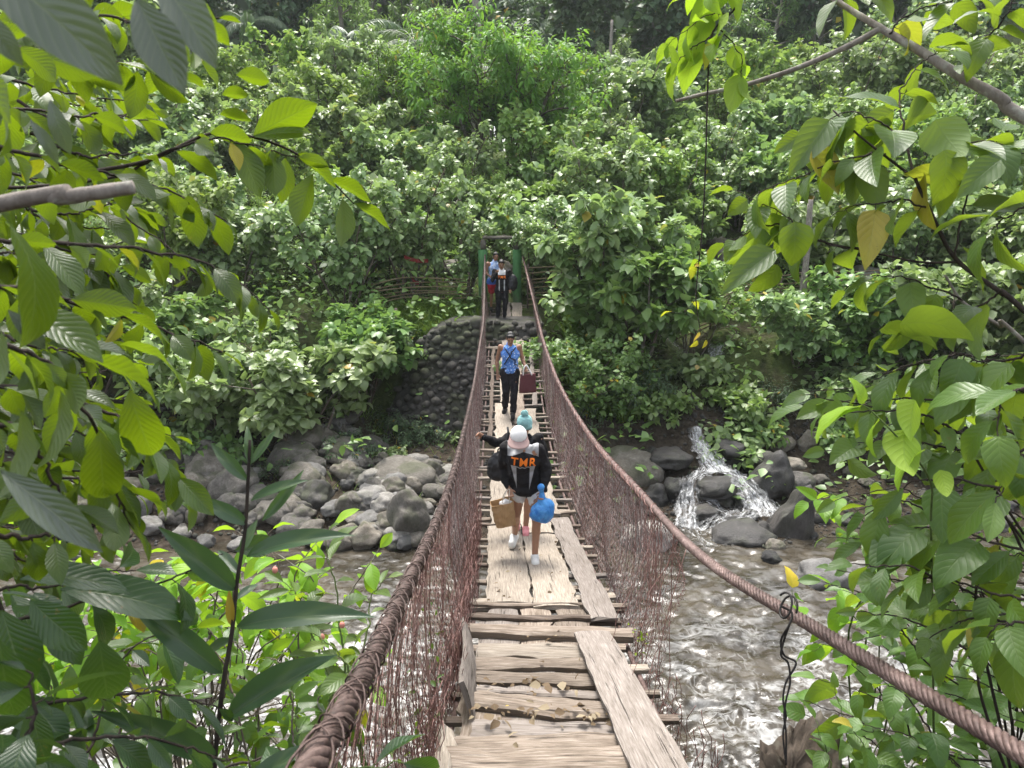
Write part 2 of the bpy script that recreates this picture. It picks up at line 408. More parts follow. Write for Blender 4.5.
sh_ = t.pbsdf(colw, rg, .5, bp); sh_.node.inputs['IOR'].default_value = 1.34; M['water'] = t.done(sh_)
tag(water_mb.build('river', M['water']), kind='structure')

# white water
t = NT('white_water'); uv = t.n('UVMap').outputs[0]
s1 = t.noise(1, 6, .65, t.mapping(uv, (9, 2.0, 1)), dist=1.0); s2 = t.noise(1, 5, .7, t.mapping(uv, (22, 12, 1)))
f = t.math('ADD', t.math('MULTIPLY', s1, .6), t.math('MULTIPLY', s2, .4))
at = t.n('Attribute', attribute_name='rnd').outputs['Fac']
a = t.math('MULTIPLY', t.math('SUBTRACT', f, t.math('MULTIPLY_ADD', at, .26, .345)), 2.7, clamp=True)
p = t.pbsdf(t.ramp(f, [(.35, (.62, .64, .65)), (.6, (.82, .83, .83))]), .9, .05)
tr = t.n('BsdfTransparent'); mx = t.n('MixShader'); t.l(a, mx.inputs[0]); t.l(tr.outputs[0], mx.inputs[1]); t.l(p, mx.inputs[2])
M['fall'] = t.done(mx.outputs[0])

# ------------------------------------------------------------------ rocks
def rock_mesh(name, seed, m, flat=.7, sub=4, rough=.2, blocky=.25):
    import bmesh
    bm = bmesh.new(); bmesh.ops.create_icosphere(bm, subdivisions=sub, radius=1.0)
    r = np.random.default_rng(seed); cuts = norm(r.normal(size=(9, 3))); dd = r.uniform(.62, .95, 9)
    for v in bm.verts:
        c = np.array(v.co); k = 1.0
        for n_, d_ in zip(cuts, dd):
            q = c @ n_
            if q > d_: c = c - n_ * (q - d_) * (.55 + blocky)
        k = 1 + rough * fbm(c[0] * 1.1 + seed, c[1] * 1.1, c[2] * 1.1, 3) + .04 * fbm(c[0] * 4, c[1] * 4 + seed, c[2] * 4, 3)
        c = c * k; v.co = (c[0], c[1], c[2] * flat)
    me = bpy.data.meshes.new(name); bm.to_mesh(me); bm.free()
    me.polygons.foreach_set('use_smooth', [True] * len(me.polygons)); me.materials.append(m)
    return me
ROCKS = {k: [rock_mesh('rock_' + k, i * 13 + 5 + len(k), M[k], fl, 4, rg, bl) for i, (fl, rg, bl) in
             enumerate([(.7, .2, .2), (.6, .25, .1), (.8, .25, .35), (.55, .2, .0), (.75, .3, .2)])] for k in ('rock', 'rock_pale', 'rock_wet')}
def rock(px, py, wpx, kind, label, hr=.75, Y=None, group=None, name='boulder', z=None, rx=None, yd=.8, rz=None, sink=.3, var=None):
    """boulder whose middle is seen at px,py and which is wpx pixels wide"""
    if Y is None:
        lo, hi = 7., 24.                           # where that line of sight meets the ground
        for _ in range(30):
            mid = (lo + hi) / 2; q = PY(px, py + wpx * hr * .30, mid)
            g = max(H(q[0], q[1]), 0.) if z is None else z
            if q[2] > g: lo = mid
            else: hi = mid
        Y = lo
    q = PY(px, py, Y)
    if q[2] < max(H(q[0], q[1]), 0) - .02:         # below ground: slide along the line of sight until it stands on it
        while Y > 8 and q[2] < max(H(q[0], q[1]), 0) + .03: Y -= .05; q = PY(px, py, Y)
    d = Y * cp - (q[2] - CZ) * sp; w = wpx / FPX * d / 2
    me = ROCKS[kind][random.randrange(5) if var is None else var]
    o = link(name, me, None, (q[0], q[1] + w * yd * .5, q[2]))
    w *= 1.17; o.scale = (w, w * yd, w * hr * 1.35); o.rotation_euler = (random.uniform(-.15, .15) if rx is None else rx, random.uniform(-.2, .2), random.uniform(-.5, .5) if rz is None else rz)
    tag(o, label, 'boulder' if name == 'boulder' else 'stone', group)
    return o
BG = 'boulders along the far water edge'
B = [
 # px, py, width, kind, h ratio, label
 (407, 524, 44, 'rock', 1.2, 'tall slanting grey boulder at the water edge closest to the left handrail'),
 (316, 497, 34, 'rock', .8, 'rounded grey boulder at the water edge right of the tall stalk'),
 (344, 473, 28, 'rock', .8, 'squarish pale boulder in the middle of the left stone heap'),
 (300, 441, 40, 'rock', .8, 'dark boulder just under the overhanging shrub on the left bank'),
 (340, 450, 36, 'rock', .65, 'long grey boulder below the overhanging left shrub'),
 (371, 447, 30, 'rock', .5, 'flat grey slab on top of the left stone heap'),
 (376, 505, 26, 'rock_pale', .9, 'pale round stone touching the tall slanting boulder'),
 (392, 492, 26, 'rock', .85, 'round stone above the tall slanting boulder'),
 (414, 465, 24, 'rock_pale', .7, 'light grey stone with smooth top near the left handrail'),
 (400, 478, 58, 'rock', .5, 'broad half buried slab behind the stone with the orange leaf'),
 (431, 475, 26, 'rock', .9, 'brownish stone half hidden behind the left handrail cable'),
 (128, 506, 36, 'rock_pale', 1.3, 'upright cracked pale boulder on the far left bank'),
 (186, 490, 40, 'rock', .8, 'wide boulder right of the cracked pale boulder'),
 (230, 490, 48, 'rock', .75, 'big brown boulder behind the tall stalk'),
 (108, 476, 34, 'rock', .8, 'dark brown boulder on the far left bank'),
 (70, 500, 40, 'rock', .7, 'low brown boulder behind the drooping left leaves'),
 (72, 552, 30, 'rock_pale', .7, 'smooth bluish stone standing in the water at far left'),
 (150, 529, 26, 'rock_pale', .7, 'small pale stone at the left water edge'),
 (258, 500, 30, 'rock', .8, 'brown stone between the big brown boulder and the rounded grey one'),
 (312, 466, 22, 'rock', .8, 'reddish brown stone beside the squarish pale boulder'),
 (360, 520, 30, 'rock', .5, 'flat stone lying at the water edge left of the slanting boulder'),
 (316, 537, 20, 'rock_pale', .7, 'low pale stone standing in the shallows below the rounded boulder'),
 (30, 470, 44, 'rock', .7, 'dark boulder at the left edge behind the leaves'),
]
for px, py, w, k, hr, lab in B: rock(px, py, w, k, lab, hr, group=BG)
WG = 'dark boulders around the waterfall'
W = [
 (630, 476, 58, 'rock', .85, 17.0, 0, 'big smooth brown boulder left of the waterfall', -.1),
 (717, 490, 40, 'rock_wet', .62, 15.6, 3, 'wet dark boulder splitting the waterfall', .2),
 (775, 479, 40, 'rock_wet', .95, 15.9, 2, 'dark blocky boulder right of the waterfall', .3),
 (794, 530, 42, 'rock_wet', 1.6, 14.3, 2, 'tall dark leaning boulder at the foot of the falls', .1),
 (745, 543, 54, 'rock_wet', .62, 14.0, 1, 'low wet boulder with a pale shiny top below the falls', .2),
 (672, 462, 36, 'rock_wet', .7, 16.8, 1, 'dark boulder behind the big smooth brown one', .2),
 (733, 453, 32, 'rock_wet', .7, 17.0, 4, 'dark boulder at the right lip of the waterfall', .2),
 (790, 467, 32, 'rock', .55, 16.6, 3, 'long grey boulder behind the dark blocky one', .2),
 (801, 484, 26, 'rock', .8, 15.9, 0, 'brownish boulder right of the dark blocky one', .2),
 (678, 492, 26, 'rock_wet', 1.0, 16.0, 4, 'black boulder in the gap left of the falls', .2),
 (767, 534, 22, 'rock_wet', 1.0, 14.3, 0, 'reddish dark stone between the low wet and tall dark boulders', .2),
 (776, 548, 17, 'rock', .85, 14.0, 0, 'small round brown stone at the foot of the tall dark boulder', .2),
 (772, 561, 18, 'rock_wet', 1.0, 13.6, 1, 'small round dark stone standing in the pool', .2),
 (829, 583, 52, 'rock_pale', .65, 12.9, 1, 'pale whitish boulder in the river right of the pool', .15),
 (869, 575, 34, 'rock_pale', .8, 13.2, 0, 'pale boulder half behind the right leaves', .2),
 (650, 545, 48, 'rock_pale', .72, 14.2, 4, 'pale grey boulder seen through the right wire netting', .2),
 (748, 500, 20, 'rock_wet', .8, 15.6, 2, 'dark stone in the right arm of the waterfall', .2),
 (655, 500, 28, 'rock_wet', .8, 16.2, 2, 'dark stone in front of the big smooth brown boulder', .2),
 (705, 515, 24, 'rock_wet', .7, 15.1, 1, 'dark stone in the white water below the splitting boulder', .2),
 (762, 462, 26, 'rock_wet', .8, 16.8, 4, 'dark stone above the dark blocky boulder', .2),
 (812, 444, 26, 'rock', .8, 18.0, 2, 'brown boulder on the bank above the falls', .2),
 (783, 445, 22, 'rock', .8, 17.8, 0, 'grey stone on the bank above the dark blocky boulder', .2),
 (735, 524, 24, 'rock_wet', .7, 14.8, 3, 'wet stone above the low shiny boulder', .2),
]
for px, py, w, k, hr, Y, var, lab, rz in W: rock(px, py, w, k, lab, hr, Y=Y, group=WG, var=var, rz=rz)
for i in range(34):
    rock(random.uniform(15, 300), random.uniform(448, 532), random.uniform(22, 42), 'rock', 'one of the brownish boulders strewn along the far left bank behind the near leaves', random.uniform(.6, .95), group='brownish boulders on the far left bank')
for i in range(76):        # rubble along the right bank
    Y = random.uniform(13.9, 18.2); px = random.uniform(590, 1030)
    x = XY(px, Y, .8)
    if abs(x - creek_x(Y)) < .5: continue
    w = random.uniform(.10, .24) * (1.3 if random.random() < .2 else 1)
    o = link('river_stone', ROCKS['rock' if random.random() < .55 else 'rock_wet'][random.randrange(5)], None, (x, Y, H(x, Y) + w * .3))
    o.scale = (w, w * random.uniform(.7, 1.1), w); o.rotation_euler = (0, 0, random.uniform(0, 6))
    tag(o, 'one of the small dark stones strewn on the bank around the waterfall', 'stone', 'small stones around the waterfall')
for i in range(222):       # rubble along the left bank
    Y = 13.75 + 5.4 * random.random() ** 1.15; px = random.uniform(20, 462) if i < 90 else random.uniform(285, 455)
    x = XY(px, Y, .8)
    if px > 370 and Y > 17.3 - (px - 370) * .006: Y = 13.75 + 3.0 * random.random(); x = XY(px, Y, .8)
    w = .11 + .25 * random.random() ** 1.2
    o = link('river_stone', ROCKS['rock' if random.random() < .75 else 'rock_pale'][random.randrange(5)], None, (x, Y, max(H(x, Y), 0) + w * .35))
    o.scale = (w, w * random.uniform(.7, 1.1), w); o.rotation_euler = (random.uniform(-.3, .3), 0, random.uniform(0, 6))
    tag(o, 'one of the small grey stones filling the heap on the left bank', 'stone', 'small stones on the left bank')

# gravel packed between the stones
mb = MB(); bm = bmesh.new(); bmesh.ops.create_icosphere(bm, subdivisions=1, radius=1); gv = np.array([v.co[:] for v in bm.verts]); gf = np.array([[q.index for q in f.verts] for f in bm.faces]); bm.free()
N = 5200; Yg = 13.7 + 5.2 * RNG.random(N); X = (RNG.uniform(20, 1030, N) - 512) / FPX * Yg * 1.02; Z = np.array([max(H(a, b), -.02) for a, b in zip(X, Yg)]); sc = .02 + .05 * RNG.random(N) ** 2
V = gv[None] * sc[:, None, None] * RNG.uniform(.6, 1.2, (N, 1, 3)) + np.stack([X, Yg, Z + sc * .2], -1)[:, None]
mb.add_batch(V, gf.ravel(), np.full(len(gf), 3), np.zeros((len(gv), 2)), RNG.random(N)); tag(mb.build('gravel', M['rock_wall']), kind='stuff')

# waterfall: sheets of white water following the creek over the boulders
def PF(px, py, Y):
    q = PY(px, py, Y); q[2] = max(q[2], H(q[0], q[1]) + .06); return q
def ribbon(mb, pts, ws, n=46, m=9, rnd=0.2, arch=.06):
    p = spline(pts, n); w = np.interp(np.linspace(0, 1, n), np.linspace(0, 1, len(ws)), ws)
    tt = norm(np.gradient(p, axis=0)); side = norm(np.cross(tt, [0, 0, 1.])); up = np.cross(side, tt)
    L = np.concatenate([[0], np.cumsum(np.linalg.norm(np.diff(p, axis=0), axis=1))])
    u = np.linspace(-1, 1, m); V = []; UV = []; R = []
    for i in range(n):
        for k in range(m):
            q = p[i] + side[i] * u[k] * w[i] + up[i] * (arch * (1 - u[k] ** 2))
            q = q + up[i] * .07 * fbm(q[0] * 5, q[1] * 5, q[2] * 5, 3)
            V.append(q); UV.append((u[k] * w[i], L[i])); R.append(rnd + .75 * abs(u[k]) ** 2.2 + (.5 if i in (0, n - 1) else 0))
    F = [(i * m + k, i * m + k + 1, (i + 1) * m + k + 1, (i + 1) * m + k) for i in range(n - 1) for k in range(m - 1)]
    mb.add(V, F, UV, R)
mb = MB()
ribbon(mb, [PF(694, 434, 17.7), PF(698, 443, 17.3), PF(706, 453, 16.9), PF(714, 464, 16.6), PF(722, 474, 16.25)], [.16, .26, .36, .42, .45], rnd=.1)
ribbon(mb, [PF(715, 468, 16.35), PF(735, 478, 15.9), PF(750, 492, 15.5), PF(762, 508, 15.1), PF(770, 520, 14.6)], [.3, .4, .45, .55, .55], rnd=.22)
ribbon(mb, [PF(712, 470, 16.3), PF(694, 478, 15.9), PF(689, 494, 15.6), PF(686, 512, 15.2), PF(684, 530, 14.7)], [.3, .3, .3, .36, .45], rnd=.25)
ribbon(mb, [PF(758, 500, 15.2), PF(745, 516, 14.9), PF(725, 524, 14.7), PF(705, 538, 14.35)], [.3, .55, .6, .55], rnd=.4)
ribbon(mb, [PF(716, 380, 21), PF(704, 384, 20.2), PF(692, 392, 19.4)], [.35, .3, .12], rnd=.2)
ribbon(mb, [PF(655, 355, 21.5), PF(690, 372, 20.8), PF(705, 384, 20.2)], [.25, .3, .3], rnd=.3)
ribbon(mb, [PF(700, 495, 15.6), PF(715, 512, 15.2), PF(735, 520, 14.9), PF(742, 532, 14.5)], [.3, .5, .6, .5], rnd=.45)
ribbon(mb, [PF(684, 520, 14.8), PF(690, 536, 14.4), PF(700, 552, 14.0), PF(715, 565, 13.6)], [.4, .45, .4, .3], rnd=.45)
tag(mb.build('waterfall', M['fall']), kind='structure')

# ------------------------------------------------------------------ leaves
def tmpl(nl, nw, wf, droop, fold, wave=0.0, amp=0.0):
    """leaf blade grid: length 1 along y, half width wf(v)"""
    V = []; UV = []
    for i in range(nl + 1):
        v = i / nl; ang = droop * v
        yy = math.sin(ang) / droop if droop else v; zz = -(1 - math.cos(ang)) / droop if droop else 0
        for k in range(-nw, nw + 1):
            u = k / nw; w = wf(v)
            h = abs(u) * w * fold + amp * math.sin(v * wave + (1.6 if u < 0 else 0)) * abs(u) ** 1.5
            V.append((u * w, yy + h * math.sin(ang), zz + h * math.cos(ang))); UV.append((.5 + u * .5, v))
    m = 2 * nw + 1
    F = [(i * m + k, i * m + k + 1, (i + 1) * m + k + 1, (i + 1) * m + k) for i in range(nl) for k in range(m - 1)]
    F = np.array(F)
    return (np.array(V), F.ravel(), np.full(len(F), 4), np.array(UV))
ell = lambda W, pk=.5, tip=1.0: (lambda v: max(.004, W * (math.sin(math.pi * min(1, max(0, v)) ** (math.log(.5) / math.log(pk))) ** .85) * (1 - .25 * v ** 6 * tip)))
def ovate(W): return lambda v: max(.004, W * (1 - (1 - min(1, v / .28)) ** 2) ** .5 * (1.0 if v < .28 else (1 - ((v - .28) / .72) ** 1.7)) if v > 0 else .02)
T_LOW = [tmpl(3, 1, (lambda v: [.10, .40, .27, .01][int(round(v * 3))]), dr, fo) for dr, fo in ((.5, .25), (.9, .35), (.2, .15))]
T_FAR = [tmpl(2, 1, (lambda v: [.05, .36, .01][int(round(v * 2))]), dr, .25) for dr in (.4, .9)]
T_NARROW = [tmpl(3, 1, (lambda v: [.04, .17, .13, .01][int(round(v * 3))]), dr, .25) for dr in (.5, 1.0)]
T_ELL = [tmpl(10, 3, ell(.235, .52), dr, fo, wv, .012) for dr, fo, wv in ((.5, .30, 14), (.9, .22, 18), (.25, .4, 11), (1.2, .15, 16))]
T_OVA = [tmpl(10, 3, ovate(.285), dr, fo, wv, .014) for dr, fo, wv in ((.6, .25, 13), (1.0, .2, 17), (.3, .35, 10), (1.3, .12, 15))]
T_LAN = [tmpl(12, 2, ell(.125, .42), dr, fo, 9, .006) for dr, fo in ((.5, .5), (.8, .4), (.2, .6))]
T_BLADE = [tmpl(4, 1, (lambda v: .035 * (1 - v ** 2) + .002), dr, .4) for dr in (.7, 1.4)]

def put(mb, T, pos, dirs, nrm, size, rnd, mi=0, wid=1.0):
    """batch of leaves; T a list of templates picked at random"""
    pos = np.asarray(pos, float).reshape(-1, 3); N = len(pos)
    if not N: return
    d = norm(dirs); n = norm(nrm - d * np.sum(nrm * d, -1, keepdims=True)); s = np.cross(d, n)
    size = np.broadcast_to(size, (N,)); wid = np.broadcast_to(wid, (N,)); rnd = np.broadcast_to(rnd, (N,))
    pick = RNG.integers(0, len(T), N)
    for k, (V, fi, fs, UV) in enumerate(T):
        q = pick == k
        if not q.any(): continue
        W = (V[None, :, 0:1] * (s[q] * wid[q][:, None])[:, None] + V[None, :, 1:2] * d[q][:, None] + V[None, :, 2:3] * n[q][:, None]) * size[q][:, None, None] + pos[q][:, None]
        mb.add_batch(W, fi, fs, UV, rnd[q], mi)

def cluster(mb, T, tip, bdir, k, leaf, droop=.35, spread=.8, L=.3, yel=.012, sun=(0, -.2, 1)):
    """k leaves set spirally round the last L metres of a shoot"""
    bdir = norm(bdir); az = np.arange(k) * 2.4 + RNG.uniform(0, 6.28)
    a = norm(np.cross(bdir, [.3, .2, 1])); b = np.cross(bdir, a)
    rad = np.cos(az)[:, None] * a + np.sin(az)[:, None] * b
    pos = tip - bdir * (np.linspace(1, 0, k)[:, None] * L)
    d = rad * spread + bdir * RNG.uniform(.15, .7, (k, 1)) - np.array([0, 0, 1]) * RNG.uniform(0, droop * 2, (k, 1))
    n = np.array(sun) + RNG.normal(0, .33, (k, 3))
    r = np.clip(RNG.normal(.42, .2, k), 0, .9); r = np.where(RNG.random(k) < yel, .995, r)
    put(mb, T, pos + norm(d) * leaf * .25, d, n, leaf * RNG.uniform(.6, 1.15, k), r)

def walk(p0, d, L, n, wob, up):
    p = [np.asarray(p0, float)]; d = norm(d)
    for _ in range(n):
        d = norm(d + RNG.normal(0, wob, 3) + np.array([0, 0, up])); p.append(p[-1] + d * L / n)
    return np.array(p)

def make_tree(h, spread, stems, nb, ntw, k, leaf, T, droop=.35, trunk_r=.05, lean=.45, base_t=.25, yel=.012, single=False):
    """returns (trunk mesh builder, crown mesh builder) round the origin"""
    tm, cm = MB(), MB()
    for s in range(stems):
        az = s * 6.283 / stems + RNG.uniform(-.5, .5)
        d = np.array([math.cos(az) * lean, math.sin(az) * lean, 1]) if not single else np.array([RNG.normal(0, .08), RNG.normal(0, .08), 1])
        st = walk([math.cos(az) * .08, math.sin(az) * .08, -.25], d, h * RNG.uniform(.7, .9), 8, .10, .04)
        tube(tm, st, trunk_r, trunk_r * .35, 6)
        for b in range(nb):
            t = base_t + (1 - base_t) * (b + RNG.random()) / nb; f = t * 8; i = min(7, int(f)); p = st[i] + (st[i + 1] - st[i]) * (f - i)
            a2 = b * 2.4 + RNG.uniform(0, 1.5); out = np.array([math.cos(a2), math.sin(a2), 0])
            Lb = spread * RNG.uniform(.55, 1.0) * (1.15 - .55 * t)
            br = walk(p, out + np.array([0, 0, RNG.uniform(.1, .7)]) + norm(d) * .2, Lb, 5, .16, .05)
            tube(tm, br, trunk_r * .34, trunk_r * .12, 4, cap=False)
            for j in range(ntw):
                tt = .3 + .7 * (j + 1) / ntw; f = tt * 5; i = min(4, int(f)); q = br[i] + (br[i + 1] - br[i]) * (f - i)
                dd = norm(br[i + 1] - br[i]) * .6 + norm(RNG.normal(0, 1, 3)) * .8 + np.array([0, 0, .35])
                tw = walk(q, dd, RNG.uniform(.28, .6) * max(.6, spread * .45), 3, .15, .04)
                tube(tm, tw, trunk_r * .11, trunk_r * .06, 3, cap=False)
                cluster(cm, T, tw[-1], tw[-1] - tw[-2], k, leaf, droop, L=.35 * max(.7, spread * .4), yel=yel)
    return tm, cm

class Proto:
    def __init__(s, tname, cname, lm, bm_, **kw):
        tm, cm = make_tree(**kw); s.t = tm.mesh(tname, M[bm_]); s.c = cm.mesh(cname, M[lm]); s.names = (tname, cname)
def plant(name, pr, label, cat, loc, sc=1.0, rz=None, group=None):
    r = thing(name, label, cat, loc, RNG.uniform(0, 6.28) if rz is None else rz, group)
    r.scale = (sc, sc, sc) if np.isscalar(sc) else sc
    link(pr.names[0], pr.t, r); link(pr.names[1], pr.c, r)
    return r
def sh(lm, **kw): return Proto('stem', 'foliage', lm, 'bark', **kw)
def tr(lm, **kw): return Proto('trunk', 'crown', lm, kw.pop('bark', 'bark'), **kw)
PS = [sh('leaf_sage', h=3.0, spread=1.5, stems=5, nb=8, ntw=7, k=13, leaf=.255, T=T_LOW, trunk_r=.04),
      sh('leaf_sage', h=3.2, spread=1.3, stems=6, nb=8, ntw=6, k=12, leaf=.24, T=T_LOW, trunk_r=.035, lean=.6),
      sh('leaf_mid', h=3.0, spread=1.5, stems=5, nb=8, ntw=7, k=13, leaf=.25, T=T_LOW, trunk_r=.04),
      sh('leaf_sage', h=3.8, spread=1.3, stems=5, nb=10, ntw=6, k=12, leaf=.26, T=T_LOW, trunk_r=.04, lean=.35),
      sh('leaf_mid', h=2.6, spread=1.5, stems=6, nb=7, ntw=6, k=12, leaf=.16, T=T_LOW, trunk_r=.03, lean=.75, yel=.02),
      sh('leaf_fresh', h=3.8, spread=1.2, stems=6, nb=9, ntw=5, k=11, leaf=.20, T=T_LOW, trunk_r=.035, lean=.4, base_t=.35, droop=.5, yel=.02),
      sh('leaf_fresh', h=3.0, spread=1.5, stems=6, nb=9, ntw=7, k=16, leaf=.13, T=T_NARROW, trunk_r=.035, lean=.6, base_t=.3),
      sh('leaf_sage', h=4.4, spread=1.1, stems=5, nb=10, ntw=5, k=11, leaf=.21, T=T_LOW, trunk_r=.04, lean=.3, base_t=.3, droop=.5)]
P_LOW = [sh('leaf_mid', h=.9, spread=.7, stems=5, nb=4, ntw=4, k=8, leaf=.19, T=T_LOW, trunk_r=.018, lean=.8),
         sh('leaf_sage', h=.8, spread=.8, stems=5, nb=4, ntw=4, k=8, leaf=.21, T=T_LOW, trunk_r=.018, lean=.9),
         sh('leaf_dark', h=.8, spread=.7, stems=6, nb=4, ntw=4, k=12, leaf=.10, T=T_NARROW, trunk_r=.014, lean=.9)]
P_LIME = tr('leaf_lime', h=5.4, spread=3.0, stems=7, nb=13, ntw=9, k=18, leaf=.25, T=T_NARROW, trunk_r=.10, lean=.62, base_t=.35, droop=.3)
P_FOR = [tr('leaf_dark', h=10, spread=3.0, stems=1, nb=30, ntw=9, k=15, leaf=.40, T=T_FAR, trunk_r=.22, single=True, base_t=.3, bark='bark_grey'),
         tr('leaf_dark', h=9, spread=3.4, stems=3, nb=12, ntw=8, k=14, leaf=.44, T=T_FAR, trunk_r=.18, lean=.3, base_t=.3, bark='bark_grey'),
         tr('leaf_mid', h=9.5, spread=2.8, stems=2, nb=16, ntw=8, k=14, leaf=.36, T=T_NARROW, trunk_r=.17, lean=.2, base_t=.3, bark='bark_grey')]

ORD = ['first', 'second', 'third', 'fourth', 'fifth', 'sixth', 'seventh', 'eighth', 'ninth', 'tenth', 'eleventh', 'twelfth', 'thirteenth', 'fourteenth', 'fifteenth', 'sixteenth', 'seventeenth', 'eighteenth', 'nineteenth', 'twentieth']
def at_px(px, Y):
    x = XY(px, Y, 3.0 if Y < 24 else 6.5)
    for _ in range(3): x = XY(px, Y, H(x, Y))
    return (x, Y, H(x, Y) - .05)
# front row on the far bank: each with its own description
FR = [
 (305, 17.4, 0, (1.25, 1.0, 1.02), 'pale broad-leaved shrub overhanging the boulder heap on the left bank'),
 (225, 17.9, 1, 1.12, 'pale shrub just left of the one overhanging the boulder heap'),
 (165, 18.8, 2, 1.05, 'dark green shrub behind the drooping leaves on the left bank'),
 (95, 18.6, 7, 1.05, 'large pale shrub on the left bank behind the big near leaves'),
 (15, 18.4, 2, 1.3, 'dark green shrub at the left end of the far bank'),
 (365, 19.6, 2, .95, 'dark green shrub leaning over the earth bank left of the stone wall'),
 (408, 23.6, 7, 1.1, 'tall pale shrub behind the left bamboo fence'),
 (345, 22.5, 7, 1.1, 'tall shrub behind the overhanging pale shrub on the left'),
 (608, 20.8, 3, 1.2, 'tall broad-leaved shrub beside the right green gate post'),
 (640, 20.0, 2, 1.3, 'large dark spreading shrub right of the bridge end'),
 (574, 18.2, 4, .92, 'dark bushy shrub against the right side of the bridge'),
 (690, 20.8, 5, 1.0, 'pale shrub above the creek beyond the waterfall'),
 (540, 22.9, 7, .72, 'slender pale shrub rising behind the right green gate post'),
 (468, 23.3, 7, .72, 'slender pale shrub rising beside the left green gate post'),
 (800, 20.0, 0, .8, 'pale shrub on the bank right of the creek'),
 (870, 19.6, 2, 1.05, 'dark shrub on the far bank behind the right leaves'),
 (950, 19.4, 0, 1.15, 'pale shrub on the far bank behind the right tree twigs'),
 (1030, 19, 3, 1.2, 'tall pale shrub at the right end of the far bank'),
]
for px, Y, k, sc, lab in FR:
    plant('broadleaf_shrub', PS[k], lab, 'shrub', at_px(px, Y), sc, group='shrubs on the far bank')
LOWS = [(725, 17.4, 1, .95, 'low bright shrub hanging beside the top of the waterfall'), (668, 18.2, 0, .9, 'low shrub on the left lip of the waterfall'),
        (760, 18.0, 0, .9, 'low green plant above the dark blocky boulder'), (612, 18.6, 2, 1.3, 'fine leaved dark bush above the big smooth brown boulder'),
        (645, 19.0, 2, 1.2, 'fine leaved dark bush left of the creek'), (436, 20.0, 0, .6, 'small green plant growing on the stone wall'),
        (400, 20.5, 2, 1.1, 'fine leaved bush at the left foot of the bamboo fence'), (280, 16.2, 2, .7, 'small fine leaved plant among the left boulders'),
        (392, 17.6, 1, .45, 'small pale plant between the wall and the boulder heap'), (842, 17.6, 0, .9, 'low plant on the bank behind the pale whitish boulder'),
        (215, 16.6, 0, .9, 'low plant above the big brown boulder on the left bank'), (130, 16.8, 1, .9, 'low pale plant above the cracked pale boulder'),
        (920, 17.4, 1, 1.1, 'low pale plant on the far bank under the right twigs'), (530, 23.3, 1, .7, 'low pale plant hanging round the right green gate post'),
        (55, 16.6, 2, 1.2, 'fine leaved plant on the far left bank'), (402, 19.0, 2, 1.1, 'fine leaved bush at the left edge of the stone wall'), (565, 17.6, 2, 1.0, 'fine leaved bush at the foot of the dark shrub by the bridge'), (700, 19.6, 1, 1.1, 'low pale shrub right over the creek'), (790, 18.7, 2, 1.3, 'fine leaved bush above the long grey boulder'), (845, 19.0, 1, 1.2, 'low pale shrub behind the brown boulder on the right bank'),
        (900, 18.4, 2, 1.4, 'fine leaved bush on the right bank behind the lime sapling'), (985, 18.2, 0, 1.2, 'low dark plant at the far right bank'), (345, 17.0, 2, .9, 'fine leaved bush at the foot of the overhanging pale shrub'), (420, 18.6, 2, .9, 'fine leaved tuft at the foot of the stone wall'), (455, 18.9, 1, .5, 'small pale plant at the foot of the wall beside the bridge'), (170, 17.2, 1, 1.0, 'low pale plant above the wide boulder on the left bank'), (735, 18.6, 0, 1.1, 'low green shrub overhanging the creek on its right')]
for px, Y, k, sc, lab in LOWS:
    plant('low_shrub', P_LOW[k], lab, 'shrub', at_px(px, Y), sc, group='low plants on the far bank')
rows = [('lowest', 24.3, 74, 1.0), ('second', 26.6, 80, 1.05), ('third', 29, 74, 1.1), ('fourth', 31.4, 76, 1.15), ('fifth', 34, 70, 1.2),
        ('sixth', 37, 68, 1.3), ('seventh', 40, 66, 1.4), ('eighth', 43.5, 66, 1.5), ('topmost', 48, 64, 1.6)]
SEQ = [0, 5, 3, 7, 1, 6, 2, 7, 5, 0, 3]
for rname, Y0, stepx, sc in rows:
    px = RNG.uniform(-10, 30); i = 0
    while px < 1050:
        Y = Y0 + RNG.uniform(-1.6, 1.6)
        skip = (Y0 < 25 and 462 < px < 540) or (Y0 < 28 and (440 < px < 490 or 695 < px < 770)) or (32 < Y0 and 415 < px < 575)
        if not skip:
            plant('hillside_shrub', PS[SEQ[(i * 3 + int(Y0)) % 11]], f'leafy shrub, {ORD[i]} from the left in the {rname} row up the far hillside', 'shrub', at_px(px, Y), sc * RNG.uniform(.8, 1.2), group='shrubs covering the far hillside')
            i += 1
        px += stepx * RNG.uniform(.75, 1.25)
plant('lime_tree', P_LIME, 'bright lime green domed tree standing above the bridge end', 'tree', at_px(500, 35.0), (1.35, 1.35, 1.42))
plant('lime_tree', P_LIME, 'smaller lime green tree left of the big bright domed one', 'tree', at_px(425, 40.0), 1.05)
DT = ['dark forest tree at the top left corner of the hill', 'dark forest tree second from the left on the ridge', 'dark forest tree third from the left on the ridge',
      'dark forest tree fourth from the left on the ridge', 'dark tree left of the coconut palms', 'dark tree behind the coconut palms', 'dark tree right behind the bright domed tree',
      'tall brownish green tree right of the bright domed tree', 'dark tree above the fallen log on the hill', 'dark forest tree sixth from the right on the ridge', 'dark forest tree fifth from the right on the ridge',
      'dark forest tree fourth from the right on the ridge', 'dark forest tree third from the right on the ridge', 'dark forest tree second from the right on the ridge', 'dark forest tree at the top right corner of the hill']
